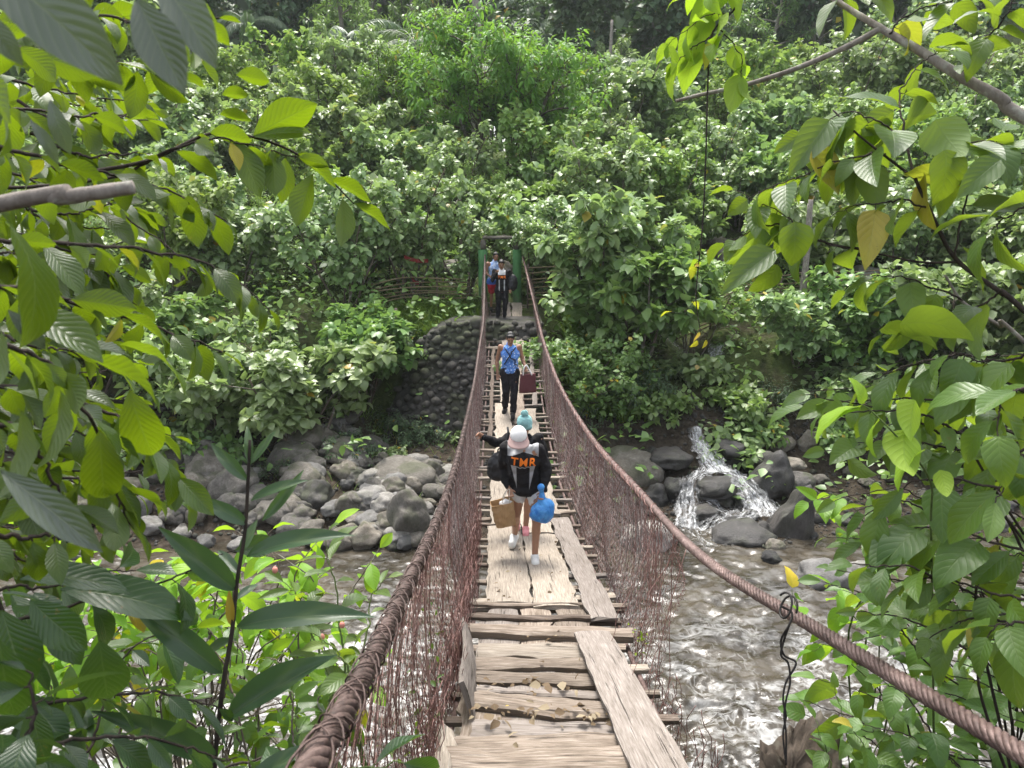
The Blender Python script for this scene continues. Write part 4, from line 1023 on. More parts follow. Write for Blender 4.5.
# green gate at the far end
gate = thing('bridge_gate', 'weathered green concrete gate with a grey lintel at the far bridge end', 'gate', dk(0, 22.5, -.32))
t = NT('green_paint'); o = t.coord('Object'); n1 = t.noise(3, 6, .65, t.mapping(o, (1.5, 1, .7))); sz = t.n('SeparateXYZ'); t.l(o, sz.inputs[0])
low = t.ramp(t.math('ADD', t.math('MULTIPLY', sz.outputs[2], .6), t.math('MULTIPLY', n1, .7)), [(.42, 1.), (.75, 0.)])
colg = t.mix(low, t.ramp(n1, [(.35, (.045, .13, .045)), (.65, (.085, .22, .08))]), (.075, .085, .045))
M['green'] = t.done(t.pbsdf(colg, .8, .3, t.bump(n1, .4, .02)))
M['concrete'] = plain('concrete', (.16, .145, .12), .9, .2, 9, .45, .02)
def block(mb, c, s, bev=.02):
    bm = bmesh.new(); bmesh.ops.create_cube(bm, size=1)
    for v in bm.verts: v.co = (v.co.x * s[0], v.co.y * s[1], v.co.z * s[2])
    bmesh.ops.bevel(bm, geom=list(bm.edges), offset=bev, segments=2, affect='EDGES')
    bmesh.ops.subdivide_edges(bm, edges=[e for e in bm.edges if e.calc_length() > .3], cuts=4, use_grid_fill=True)
    V = np.array([v.co[:] for v in bm.verts]); F = [[q.index for q in f.verts] for f in bm.faces]
    V = V + np.array([[.012 * fbm(v[0] * 4, v[1] * 4, v[2] * 3) for _ in range(3)] for v in V]) + np.asarray(c)
    mb.add(V, F); bm.free()
for px, w in ((483, .25), (517, .25)):
    x = XY(px, 22.5, 4.2) - float(xc(22.5)); mb = MB(); block(mb, (x, 0, .72), (w, .3, 2.1)); mb.build('post', M['green'], gate)
    mb = MB(); block(mb, (x + (.02 if px < 500 else -.02), .0, 1.91), (.15, .2, .28)); mb.build('post_top', M['concrete'], gate)
mb = MB(); block(mb, (XY(500, 22.5, 5.2) - float(xc(22.5)), 0, 2.11), (1.02, .16, .09)); mb.build('lintel', M['concrete'], gate)
# dead stump at the near right, below the cable
q0 = P(795, 748, 3.2); g = H(q0[0] + .1, q0[1]); mb = MB(); n, m_ = 22, 44; V = []
for i in range(n):
    f = i / (n - 1)
    for k in range(m_):
        a = k / m_ * 6.283; r = (.21 + .08 * (1 - f)) * (1 + .4 * fbm(math.cos(a) * 1.3, math.sin(a) * 1.3, f * 1.5, 3) + .035 * math.sin(5 * a + 3 * f) + .03 * math.sin(9 * a))
        topz = q0[2] - .10 + .06 * fbm(math.cos(a) * 4, math.sin(a) * 4, 7, 3) + .20 * max(0, math.cos(a - .5)) ** 1.6 + .06 * max(0, math.cos(a - 2.9)) ** 2
        V.append((q0[0] + .12 * (1 - f) + r * math.cos(a) * .78, q0[1] + r * .7 * math.sin(a), (g - .4) + (topz - g + .4) * f))
F = [(i * m_ + k, i * m_ + (k + 1) % m_, (i + 1) * m_ + (k + 1) % m_, (i + 1) * m_ + k) for i in range(n - 1) for k in range(m_)]
ring = np.array(V[-m_:])
for s_i, s_f in enumerate((.8, .55, .3, .08)):
    for k in range(m_):
        c_ = ring[k] * s_f + np.array([q0[0], q0[1], 0]) * (1 - s_f); zz = ring[k][2] * s_f ** .5 + (q0[2] - .12) * (1 - s_f ** .5)
        V.append((c_[0], c_[1], zz - .03 + .07 * fbm(c_[0] * 16, c_[1] * 16, 3, 3)))
F += [((n - 1 + i) * m_ + k, (n - 1 + i) * m_ + (k + 1) % m_, (n + i) * m_ + (k + 1) % m_, (n + i) * m_ + k) for i in range(4) for k in range(m_)]
F.append(tuple((n + 3) * m_ + k for k in range(m_)))
mb.add(V, F); mb.v = [a - np.array([q0[0], q0[1], g]) for a in mb.v]
tag(link('dead_stump', mb.mesh('dead_stump', M['drift']), None, (q0[0], q0[1], g)), 'jagged brown dead stump below the dangling black wire', 'stump')
# ------------------------------------------------------------------ people
def capsule(mb, p0, p1, r0, r1=None, sides=12, flat=None):
    """tapered limb with round ends; flat=(axis, factor) squeezes it along an axis"""
    r1 = r0 if r1 is None else r1; p0 = np.asarray(p0, float); p1 = np.asarray(p1, float)
    t = norm(p1 - p0) if np.linalg.norm(p1 - p0) > 1e-6 else np.array([0, 0, 1.])
    a = norm(np.cross(t, [0.31, .95, .1])); b = np.cross(t, a); rings = []
    for th in (-80, -55, -25, 0): rings.append((p0 + t * r0 * math.sin(math.radians(th)), r0 * math.cos(math.radians(th))))
    for th in (0, 25, 55, 80): rings.append((p1 + t * r1 * math.sin(math.radians(th)), r1 * math.cos(math.radians(th))))
    V = []
    for c, r in rings:
        for k in range(sides):
            an = k / sides * 6.283; V.append(c + r * (math.cos(an) * a + math.sin(an) * b))
    V = np.array(V)
    if flat is not None:
        ax = norm(flat[0]); c = (p0 + p1) / 2; dd = (V - c) @ ax; V = V - np.outer(dd * (1 - flat[1]), ax)
    n = len(rings)
    F = [(i * sides + k, i * sides + (k + 1) % sides, (i + 1) * sides + (k + 1) % sides, (i + 1) * sides + k) for i in range(n - 1) for k in range(sides)]
    F.append(tuple(range(sides))[::-1]); F.append(tuple(range((n - 1) * sides, n * sides))); mb.add(V, F)
def ellipsoid(mb, c, r, rot=None, sub=3):
    bm = bmesh.new(); bmesh.ops.create_icosphere(bm, subdivisions=sub, radius=1)
    V = np.array([v.co[:] for v in bm.verts]) * np.asarray(r); F = [[q.index for q in f.verts] for f in bm.faces]; bm.free()
    if rot is not None: V = V @ np.array(rot).T
    mb.add(V + np.asarray(c), F)
def rotx(a): return np.array([[1, 0, 0], [0, math.cos(a), -math.sin(a)], [0, math.sin(a), math.cos(a)]])
def remeshed(name, mb, voxel, m, parent, smooth=4, wrinkle=0.0, ws=14):
    o = link('tmp', mb.mesh('tmp', m)); md = o.modifiers.new('r', 'REMESH'); md.mode = 'VOXEL'; md.voxel_size = voxel; md.use_smooth_shade = True
    sm = o.modifiers.new('s', 'SMOOTH'); sm.factor = .5; sm.iterations = smooth
    me = bpy.data.meshes.new_from_object(o.evaluated_get(bpy.context.evaluated_depsgraph_get())); bpy.data.objects.remove(o)
    if wrinkle:
        n = len(me.vertices); co = np.empty(n * 3, np.float32); me.vertices.foreach_get('co', co); co = co.reshape(-1, 3); no = np.empty(n * 3, np.float32); me.vertices.foreach_get('normal', no); no = no.reshape(-1, 3)
        d = np.array([fbm(c[0] * ws, c[1] * ws, c[2] * ws * .8, 3) for c in co]); co = co + no * (d * wrinkle)[:, None]; me.vertices.foreach_set('co', co.astype(np.float32).ravel())
    me.name = name; me.materials.clear(); me.materials.append(m); me.polygons.foreach_set('use_smooth', [True] * len(me.polygons)); me.update()
    return link(name, me, parent)
def skinmat(name, c):
    t = NT(name); n1 = t.noise(30, 4, .6, t.coord('Object'))
    nd = t.n('BsdfPrincipled'); t.l(t.mix(n1, c, tuple(x * .75 for x in c)), nd.inputs['Base Color']); nd.inputs['Roughness'].default_value = .5
    nd.inputs['Subsurface Weight'].default_value = .15; nd.inputs['Subsurface Radius'].default_value = (.02, .008, .004); nd.inputs['Subsurface Scale'].default_value = .5
    return t.done(nd.outputs[0])
M['skin'] = skinmat('skin', (.36, .19, .115)); M['skin2'] = skinmat('skin2', (.26, .13, .075))
M['hair'] = plain('hair', (.012, .010, .009), .5, .4, 90, .3); M['eye'] = plain('eye', (.02, .015, .012), .2, .5)
def cloth(name, c, **k): return plain(name, c, k.get('rough', .85), .15, k.get('ns', 60), k.get('amt', .2), .004)
M['black_cloth'] = cloth('black_cloth', (.014, .013, .014)); M['white_cloth'] = cloth('white_cloth', (.70, .69, .68)); M['white_rubber'] = plain('white_rubber', (.62, .62, .60), .5, .4)
M['dark_shoe'] = plain('dark_shoe', (.02, .018, .017), .6, .3); M['pink_shoe'] = plain('pink_shoe', (.65, .25, .27), .6, .3); M['black_bag'] = plain('black_bag', (.013, .013, .015), .55, .4, 30, .3)
M['strap'] = plain('strap', (.02, .02, .022), .7, .2); M['cord'] = plain('cord', (.6, .55, .47), .8, .2); M['pants'] = cloth('pants', (.018, .017, .02))
M['orange'] = plain('orange', (.80, .20, .02), .7, .2); M['navy_short'] = cloth('navy_short', (.25, .025, .03))
def finger_hand(mb, wrist, d, palm_n, side, curl=.8, s=1.0):
    """palm, four bent fingers of different length and a thumb leaving the palm's side"""
    d = norm(d); n = norm(np.asarray(palm_n, float) - d * np.dot(palm_n, d)); a = np.cross(d, n) * side; w = np.asarray(wrist, float)
    capsule(mb, w, w + d * .07 * s, .027 * s, .033 * s, flat=(n, .5))
    for k, (o, L) in enumerate(((.027, .066), (.009, .076), (-.009, .070), (-.026, .054))):
        p = w + d * .08 * s + a * o * s; dd = d
        for j, f in enumerate((.45, .32, .25)):
            dd = norm(dd * math.cos(curl * .75) + n * math.sin(curl * .75) ) if j else norm(d * math.cos(curl * .5) + n * math.sin(curl * .5))
            if j == 2: dd = norm(dd * .5 + n * .5 * curl - d * .5 * curl)
            q = p + dd * L * f * s; capsule(mb, p, q, .0088 * s, .0078 * s, 8); p = q
    p = w + d * .03 * s + a * .028 * s; q = p + norm(a * .7 + d * .6 + n * .3) * .035 * s; capsule(mb, p, q, .011 * s, .010 * s, 8); capsule(mb, q, q + norm(d * .7 + n * .6) * .028 * s, .0095 * s, .008 * s, 8)
def J(**k): return {a: np.array(b, float) for a, b in k.items()}
def person(name_label, loc, j, skin, rz=0.0, tilt=.0, voxel=.0085, hs=1.0, curlL=1.0, curlR=1.0, nL=(0, -1, 0), nR=(0, -1, 0)):
    """one continuous body; L is the side on the viewer's left"""
    r = thing('person', name_label, 'person', loc, rz); mb = MB()
    pel, che, nec, hd = j['pelvis'], j['chest'], j['neck'], j['head']
    ellipsoid(mb, pel, (.155, .105, .13)); ellipsoid(mb, (pel + che) / 2, (.135, .095, .17)); ellipsoid(mb, che, (.165, .11, .17))
    capsule(mb, che + (nec - che) * .4, nec + (hd - nec) * .45, .062, .052)
    R = rotx(tilt)
    ellipsoid(mb, hd + R @ np.array([0, .012, .02]), (.074, .092, .10), R); ellipsoid(mb, hd + R @ np.array([0, -.028, -.045]), (.055, .062, .072), R)
    capsule(mb, hd + R @ np.array([0, -.086, .012]), hd + R @ np.array([0, -.106, -.022]), .010, .016, 8)
    capsule(mb, hd + R @ np.array([-.045, -.072, .024]), hd + R @ np.array([.045, -.072, .024]), .014, .014, 8)
    capsule(mb, hd + R @ np.array([-.02, -.084, -.058]), hd + R @ np.array([.02, -.084, -.058]), .009, .009, 8)
    for s in (-1, 1): ellipsoid(mb, hd + R @ np.array([.077 * s, .01, -.01]), (.012, .022, .034), R)
    for s in 'LR':
        sh_, el, wr = j['sh' + s], j['el' + s], j['wr' + s]; sd = -1 if s == 'L' else 1
        capsule(mb, che + np.array([sd * .08, 0, .06]), sh_, .07, .056); capsule(mb, sh_, el, .050, .038); capsule(mb, el, wr, .038, .025)
        ellipsoid(mb, el + (wr - el) * .25, (.040, .040, .055))
        finger_hand(mb, wr, (wr - el) + np.array([0, 0, -.0]), nL if s == 'L' else nR, sd, curlL if s == 'L' else curlR)
        hp, kn, an, to = j['hp' + s], j['kn' + s], j['an' + s], j['to' + s]
        capsule(mb, hp, kn, .088, .056); capsule(mb, kn, an, .054, .034); c = kn + (an - kn) * .3 + np.array([0, .022, 0]); ellipsoid(mb, c, (.052, .052, .11))
        capsule(mb, an + np.array([0, .03, -.045]), to, .036, .030)
    remeshed('body', mb, voxel, skin, r, 3)
    mb = MB()
    for s in (-1, 1): ellipsoid(mb, hd + R @ np.array([.03 * s, -.083, .004]), (.012, .007, .007), R, 2)
    mb.build('eyes', M['eye'], r)
    return r, R
def trousers(j, r, m, length=1.0, loose=.018, name='trousers', voxel=.011):
    mb = MB(); pel = j['pelvis']; ellipsoid(mb, pel + np.array([0, 0, .02]), (.165 + loose * .4, .118 + loose * .4, .12))
    for s in 'LR':
        hp, kn, an = j['hp' + s], j['kn' + s], j['an' + s]
        if length >= 1:
            capsule(mb, hp, kn, .094 + loose, .062 + loose); capsule(mb, kn, kn + (an - kn) * .93, .062 + loose, .043 + loose)
        else: capsule(mb, hp, hp + (kn - hp) * length, .098 + loose, .078 + loose)
    return remeshed(name, mb, voxel, m, r, 3, .022, 10)
def top(j, r, m, sleeve=2, loose=.016, name='jersey', low=0.0, voxel=.011, hem=0):
    mb = MB(); pel, che, nec = j['pelvis'], j['chest'], j['neck']
    if hem: ellipsoid(mb, pel + np.array([0, 0, .06]), (.19, .145, .20)); ellipsoid(mb, pel + np.array([.01, -.01, -.03]), (.195, .15, .10))
    ellipsoid(mb, che, (.172 + loose, .116 + loose, .185)); ellipsoid(mb, (pel + che) / 2, (.150 + loose, .108 + loose, .20)); ellipsoid(mb, pel + np.array([0, 0, .05 - low]), (.162 + loose, .115 + loose, .10))
    capsule(mb, che + (nec - che) * .5, nec + (nec - che) * .02, .078, .062)
    for s in 'LR':
        sh_, el, wr = j['sh' + s], j['el' + s], j['wr' + s]; sd = -1 if s == 'L' else 1
        if sleeve: capsule(mb, che + np.array([sd * .08, 0, .07]), sh_, .08, .064 + loose * .4); capsule(mb, sh_, el if sleeve > 1 else sh_ + (el - sh_) * .55, .060 + loose * .5, .048 + loose * .5)
        else: capsule(mb, che + np.array([sd * .07, 0, .10]), che + (sh_ - che) * .78, .066, .052)
        if sleeve > 1: capsule(mb, el, el + (wr - el) * .95, .048 + loose * .5, .034 + loose * .4)
    return remeshed(name, mb, voxel, m, r, 3, .024, 9)
def shoes(j, r, m, name='shoe', s=1.0):
    for q in 'LR':
        an, to = j['an' + q], j['to' + q]; mb = MB(); h = np.array([an[0], an[1] + .045, to[2] + .005])
        capsule(mb, h, to, .046 * s, .044 * s); capsule(mb, h + np.array([0, 0, -.03]), to + np.array([0, -.01, -.02]), .036, .042 * s); ellipsoid(mb, (h + to) / 2 + np.array([0, .02, .025]), (.046 * s, .07, .042))
        remeshed(name, mb, .008, m, r, 2)
def hair(hd, R, r, sc=1.0, low=-.01):
    mb = MB(); ellipsoid(mb, hd + R @ np.array([0, .022, .032]), (.083 * sc, .097 * sc, .100 * sc), R); ellipsoid(mb, hd + R @ np.array([0, .055, -.01]), (.072, .06, .08), R)
    capsule(mb, hd + R @ np.array([-.04, -.048, .088]), hd + R @ np.array([.04, -.048, .088]), .024, .024)
    return remeshed('hair', mb, .008, M['hair'], r, 1, .008, 60)
def handle(r, pts, rad, m, name='handle'):
    mb = MB(); tube(mb, spline(pts, 22), rad, rad, 6); return mb.build(name, m, r)
def patch_strap(r, target, pts, w, m, name, off=.012, hang=()):
    """flat strap laid over a garment by dropping points onto its surface"""
    bvh = BVHTree.FromObject(target, bpy.context.evaluated_depsgraph_get()); q = []
    for p in spline(pts, 26):
        h = bvh.find_nearest(Vector(p)); q.append(np.array(h[0]) + np.array(h[1]) * off)
    mb = MB(); tube(mb, spline(q, 40), w, w, 6); return mb.build(name, m, r)

# --- front walker: jersey with orange letters, white cap, paper bag and blue bag
def base_joints(H_=1.62):
    k = H_ / 1.62
    return k
YA = 7.55
jA = J(pelvis=(.02, .02, .83), chest=(-.03, -.06, 1.16), neck=(-.06, -.12, 1.355), head=(-.085, -.19, 1.455), shL=(-.225, -.04, 1.29), shR=(.135, -.10, 1.28), elL=(-.265, .06, 1.02), elR=(.235, -.06, 1.03), wrL=(-.195, -.06, .82), wrR=(.185, -.20, .845),
       hpL=(-.07, .03, .82), hpR=(.10, .01, .82), knL=(-.11, .05, .46), knR=(.12, -.12, .45), anL=(-.12, .32, .10), anR=(.10, -.21, .09), toL=(-.155, .19, .035), toR=(.105, -.35, .035))
locA = (.145, YA, float(deck(YA)) + .012)
A, RA = person('person in black and grey jersey with orange letters, white cap and white shorts, carrying bags', locA, jA, M['skin'], tilt=.55, nL=(.2, -1, 0), nR=(-.3, -1, 0), curlL=1.3, curlR=1.3)
t = NT('jersey'); o = t.coord('Object'); s = t.n('SeparateXYZ'); t.l(o, s.inputs[0]); ax = t.math('ABSOLUTE', t.math('ADD', s.outputs[0], .035)); nz = t.noise(18, 3, .5, o)
yoke = t.math('GREATER_THAN', t.math('ADD', s.outputs[2], t.math('MULTIPLY', ax, .35)), 1.275)
yoke = t.math('MULTIPLY', yoke, t.math('LESS_THAN', ax, .17))
str_ = t.math('MULTIPLY', t.math('LESS_THAN', t.math('ABSOLUTE', t.math('SUBTRACT', ax, t.math('MULTIPLY_ADD', s.outputs[2], .12, -.03))), t.math('MULTIPLY_ADD', s.outputs[2], .10, -.082)), t.math('MULTIPLY', t.math('LESS_THAN', s.outputs[2], 1.12), t.math('LESS_THAN', s.outputs[1], -.05)))
tm = t.math('MULTIPLY', t.math('LESS_THAN', t.math('ABSOLUTE', t.math('SUBTRACT', s.outputs[2], t.math('MULTIPLY_ADD', t.math('SINE', t.math('MULTIPLY', s.outputs[0], 110)), .005, 1.105))), .007), t.math('MULTIPLY', t.math('LESS_THAN', ax, .11), t.math('LESS_THAN', s.outputs[1], -.08)))
c = t.mix(yoke, (.013, .012, .013), (.33, .335, .345)); c = t.mix(str_, c, (.30, .30, .31)); c = t.mix(tm, c, (.25, .25, .26))
M['jersey'] = t.done(t.pbsdf(c, .8, .2, t.bump(nz, .5, .01)))
jers = top(jA, A, M['jersey'], 2, .022, low=.0, hem=1)
def lettering(txt, tgt, root, org, size, m, xdir=(1, 0, 0), up=(0, -.1, 1), off=.006):
    cu = bpy.data.curves.new('txt', 'FONT'); cu.body = txt; cu.size = size; cu.align_x = 'CENTER'; cu.align_y = 'CENTER'; cu.extrude = .002; cu.offset = .0025; cu.shear = .1; cu.space_character = 1.18
    to = link('txt', cu); me = bpy.data.meshes.new_from_object(to.evaluated_get(bpy.context.evaluated_depsgraph_get())); bpy.data.objects.remove(to)
    bm = bmesh.new(); bm.from_mesh(me); bmesh.ops.triangulate(bm, faces=bm.faces); bmesh.ops.subdivide_edges(bm, edges=[e for e in bm.edges if e.calc_length() > .015], cuts=2); bm.to_mesh(me); bm.free()
    bvh = BVHTree.FromObject(tgt, bpy.context.evaluated_depsgraph_get()); X = norm(xdir); U = norm(up); D = np.cross(U, X) * -1
    for v in me.vertices:
        p = np.asarray(org) + X * v.co.x + U * v.co.y; hit = bvh.ray_cast(Vector(p + np.array([0, -.6, .0])), Vector((0, 1, 0)))
        if hit[0]: v.co = np.array(hit[0]) + np.array([0, -off - .5 * v.co.z, 0])
        else: v.co = p
    me.name = 'lettering'; me.materials.clear(); me.materials.append(m); return link('lettering', me, root)
lettering('TMR', jers, A, (-.035, -.2, 1.165), .125, M['orange'], xdir=(1, 0, -.06))
trousers(jA, A, M['white_cloth'], .40, .008, 'shorts')
shoes(jA, A, M['white_rubber'], 'clog', 1.05)
# cap with curved brim
mb = MB(); hd = jA['head']
V = []; F = []; n, m_ = 9, 24
for i in range(n):
    el = i / (n - 1) * math.pi / 2
    for k in range(m_): a = k / m_ * 6.283; V.append(hd + RA @ np.array([.092 * math.cos(a) * math.cos(el), .012 + .108 * math.sin(a) * math.cos(el), .035 + .092 * math.sin(el) - .012 * math.cos(el)]))
F = [(i * m_ + k, i * m_ + (k + 1) % m_, (i + 1) * m_ + (k + 1) % m_, (i + 1) * m_ + k) for i in range(n - 1) for k in range(m_)]
mb.add(V, F); cap = mb.build('cap', M['white_cloth'], A); mb = MB(); V = []
for i in range(6):
    for k in range(13):
        a = math.pi + math.pi * (k / 12) ; f = i / 5; rr = (.092 + .078 * f * math.sin(a - math.pi) ** .7, .108 + .085 * f)
        V.append(hd + RA @ np.array([rr[0] * math.cos(a) * (1 - .05 * f), .012 + rr[1] * math.sin(a), .028 - .022 * f - .028 * abs(math.cos(a)) ** 2 * (.4 + f)]))
F = [(i * 13 + k, i * 13 + k + 1, (i + 1) * 13 + k + 1, (i + 1) * 13 + k) for i in range(5) for k in range(12)]
mb.add(V, F); b_ = mb.build('brim', plain('brim', (.36, .25, .23), .8, .2), cap); sd_ = b_.modifiers.new('s', 'SOLIDIFY'); sd_.thickness = .005
# paper bag
A.scale = (.93,) * 3
def at_A(v): return np.asarray(locA) + np.asarray(v, float) * .93
pb = thing('paper_bag', 'open brown paper carrier bag hanging from the right hand of the jersey wearer', 'bag', at_A((-.225, -.10, .40)))
pb.scale = (.78, .8, .82)
mb = MB(); V = []; n = 10
def bag_ring(z, f): 
    w, d = .135 * (1 + .10 * z / .30), .075 * (1 + .25 * z / .30); per = []
    for k in range(32):
        a = k / 32 * 6.283 + .0; ca, sa = math.cos(a), math.sin(a); q = max(abs(ca) ** 5 + abs(sa) ** 5, 1e-6) ** -.2; per.append((w * ca * q * f, d * sa * q * f))
    return per
for i in range(n):
    z = .33 * i / (n - 1)
    for x, y in bag_ring(z, 1.0):
        g = .014 * fbm(x * 14, z * 16, y * 14, 3); V.append((x * 1.0 + g - .02 * (z / .3), y + g, z + (.012 * fbm(x * 9, y * 9, 4) if i == n - 1 else 0)))
F = [(i * 32 + k, i * 32 + (k + 1) % 32, (i + 1) * 32 + (k + 1) % 32, (i + 1) * 32 + k) for i in range(n - 1) for k in range(32)]; F.append(tuple(range(32))[::-1]); mb.add(V, F)
bo = mb.build('bag_body', plain('kraft', (.42, .27, .14), .85, .15, 12, .3), pb, smooth=False); sd_ = bo.modifiers.new('s', 'SOLIDIFY'); sd_.thickness = .004; bo.rotation_euler = (.05, -.12, .25)
for y in (-.07, .07): handle(pb, [(-.05, y, .32), (-.01, y * .6, .42), (.045, .03, .475), (.045, y * .5, .41), (.05, y, .32)], .006, M['cord'])
mb = MB(); ellipsoid(mb, (.0, .0, .28), (.09, .05, .06)); remeshed('contents', mb, .012, M['white_cloth'], pb, 1, .02, 16)
# blue plastic bag
bb = thing('plastic_bag', 'bulging blue plastic bag gripped at its neck by the jersey wearer', 'bag', at_A((.18, -.25, .50)))
bb.scale = (.95,) * 3
t = NT('blue_plastic'); nz = t.noise(9, 5, .6, t.coord('Object'), dist=1.2); p_ = t.pbsdf(t.ramp(nz, [(.35, (.015, .15, .50)), (.65, (.10, .40, .80))]), .3, .5, t.bump(nz, .8, .03)); trn = t.n('BsdfTranslucent'); trn.inputs[0].default_value = (.05, .3, .75, 1)
mx = t.n('MixShader'); mx.inputs[0].default_value = .2; t.l(p_, mx.inputs[1]); t.l(trn.outputs[0], mx.inputs[2]); M['blue_plastic'] = t.done(mx.outputs[0])
mb = MB(); ellipsoid(mb, (0, 0, .11), (.135, .11, .125)); ellipsoid(mb, (.03, 0, .17), (.09, .08, .10)); ellipsoid(mb, (-.05, 0, .08), (.09, .08, .08)); capsule(mb, (0, 0, .22), (-.01, .02, .33), .06, .022); capsule(mb, (-.01, .02, .34), (-.02, -.01, .40), .02, .04)
remeshed('plastic_bag_body', mb, .009, M['blue_plastic'], bb, 2, .014, 9)

# --- walker behind with turquoise knitted hat, arm out on the cable
YB = 8.45
jB = J(pelvis=(.02, .02, .83), chest=(-.01, -.02, 1.14), neck=(0, -.03, 1.33), head=(.01, -.06, 1.45), shL=(-.19, -.02, 1.27), shR=(.19, -.0, 1.27), elL=(-.34, -.06, 1.22), elR=(.26, .04, 1.0), wrL=(-.50, -.10, 1.32), wrR=(.24, -.05, .80),
       hpL=(-.08, .02, .82), hpR=(.09, .02, .82), knL=(-.08, .03, .46), knR=(.06, -.08, .46), anL=(-.08, .16, .09), anR=(.03, -.06, .09), toL=(-.09, .03, .035), toR=(.03, -.20, .035))
locB = (.135, YB, float(deck(YB)) + .012)
Bp, RB = person('person in turquoise bobble hat and black sleeves, one arm stretched out to the netting', locB, jB, M['skin'], tilt=.35, curlL=1.2, nL=(0, -1, -.3))
Bp.scale = (.90,) * 3
bt = top(jB, Bp, M['black_cloth'], 2, .02, 'jacket', .03); trousers(jB, Bp, M['pants'], .8, .02); shoes(jB, Bp, M['pink_shoe'])
mb = MB(); hd = jB['head']; ellipsoid(mb, hd + RB @ np.array([0, .015, .055]), (.098, .112, .10), RB); capsule(mb, hd + RB @ np.array([-.05, -.055, .03]), hd + RB @ np.array([.05, -.055, .03]), .045, .045); capsule(mb, hd + RB @ np.array([-.05, .075, .03]), hd + RB @ np.array([.05, .075, .03]), .045, .045)
t = NT('knit'); o = t.coord('Object'); wv = t.n('TexWave'); wv.inputs['Scale'].default_value = 45; wv.inputs['Distortion'].default_value = 3; t.l(o, wv.inputs[0]); nz = t.noise(50, 3, .6, o)
M['knit'] = t.done(t.pbsdf(t.mix(nz, (.22, .52, .52), (.50, .78, .76)), .9, .1, t.bump(t.math('ADD', wv.outputs['Fac'], nz), .9, .01)))
hat = remeshed('bobble_hat', mb, .008, M['knit'], Bp, 2, .006, 40)
mb = MB(); ellipsoid(mb, hd + RB @ np.array([0, .04, .165]), (.045, .045, .042)); remeshed('bobble', mb, .006, M['knit'], hat, 0, .016, 60)
patch_strap(Bp, bt, [(-.13, -.15, .95), (-.12, -.2, 1.15), (-.10, -.1, 1.34)], .02, M['cord'], 'backpack_strap'); patch_strap(Bp, bt, [(.13, -.15, .95), (.12, -.2, 1.15), (.10, -.1, 1.34)], .02, M['strap'], 'backpack_strap')
def rucksack(label, loc, size, m, rz=0.0, strap_to=None):
    r = thing('backpack', label, 'backpack', loc, rz); mb = MB(); w, d, h = size
    ellipsoid(mb, (0, 0, h * .5), (w / 2, d / 2, h / 2)); ellipsoid(mb, (0, 0, h * .32), (w * .5, d * .5, h * .32)); ellipsoid(mb, (0, -d * .3, h * .3), (w * .36, d * .3, h * .22)); remeshed('pack_body', mb, .011, m, r, 1, .014, 14)
    mb = MB(); tube(mb, spline([(-w * .38, -d * .25, h * .62), (0, -d * .5, h * .78), (w * .38, -d * .25, h * .62)], 16), .006, .006, 5); mb.build('zip', M['strap'], r)
    handle(r, [(-.03, 0, h * .97), (-.02, 0, h * 1.08), (.02, 0, h * 1.08), (.03, 0, h * .97)], .008, M['strap'])
    if strap_to is not None: handle(r, strap_to, .014, M['strap'], 'shoulder_strap')
    return r
b0 = np.array([-.27, YB - .10, locB[2] + .66]); b0[0] += locB[0]
rucksack('round black bag slung on the shoulder of the walker in the turquoise hat', b0, (.30, .22, .36), M['black_bag'], .3, [(-.02, .0, .30), (.04, -.03, .42), (.10, .02, .56), (.12, .10, .60)])

# --- walker in blue patterned sleeveless top with the maroon tote
YC = 14.6
jC = J(pelvis=(.0, .02, .88), chest=(0, -.02, 1.22), neck=(0, -.04, 1.42), head=(.01, -.09, 1.54), shL=(-.18, 0, 1.36), shR=(.18, 0, 1.36), elL=(-.25, .05, 1.08), elR=(.25, .0, 1.10), wrL=(-.24, -.02, .83), wrR=(.30, -.14, .98),
       hpL=(-.09, .02, .87), hpR=(.09, .02, .87), knL=(-.08, .02, .48), knR=(.08, -.10, .48), anL=(-.09, .22, .10), anR=(.06, -.14, .09), toL=(-.12, .09, .035), toR=(.06, -.28, .035))
locC = (float(P(510, 400, 15.4)[0]), YC, float(deck(YC)) + .012)
C_, RC = person('person with short dark hair in blue patterned sleeveless top and black trousers', locC, jC, M['skin2'], tilt=.45, voxel=.010, curlR=1.3, nR=(-.3, -1, 0))
t = NT('blue_print'); o = t.coord('Object'); vo = t.n('TexVoronoi'); vo.inputs['Scale'].default_value = 24; t.l(o, vo.inputs[0]); nz = t.noise(22, 3, .6, o)
M['blue_print'] = t.done(t.pbsdf(t.mix(t.ramp(vo.outputs['Distance'], [(.18, 1.), (.3, 0.)]), t.ramp(nz, [(.4, (.05, .14, .42)), (.6, (.13, .27, .60))]), (.62, .70, .82)), .85, .15))
ct = top(jC, C_, M['blue_print'], 0, .014, 'sleeveless_top', .02); trousers(jC, C_, M['pants'], 1, .016); shoes(jC, C_, M['dark_shoe']); hair(jC['head'], RC, C_)
patch_strap(C_, ct, [(-.15, -.16, 1.02), (-.02, -.2, 1.2), (.12, -.1, 1.38)], .011, M['strap'], 'body_strap'); patch_strap(C_, ct, [(.15, -.16, 1.02), (.02, -.2, 1.2), (-.12, -.1, 1.38)], .011, M['strap'], 'body_strap')
tb = thing('tote_bag', 'maroon tote bag with white handles carried by the walker in blue', 'bag', np.asarray(locC) + np.array([.345, -.16, .50]))
mb = MB(); V = []
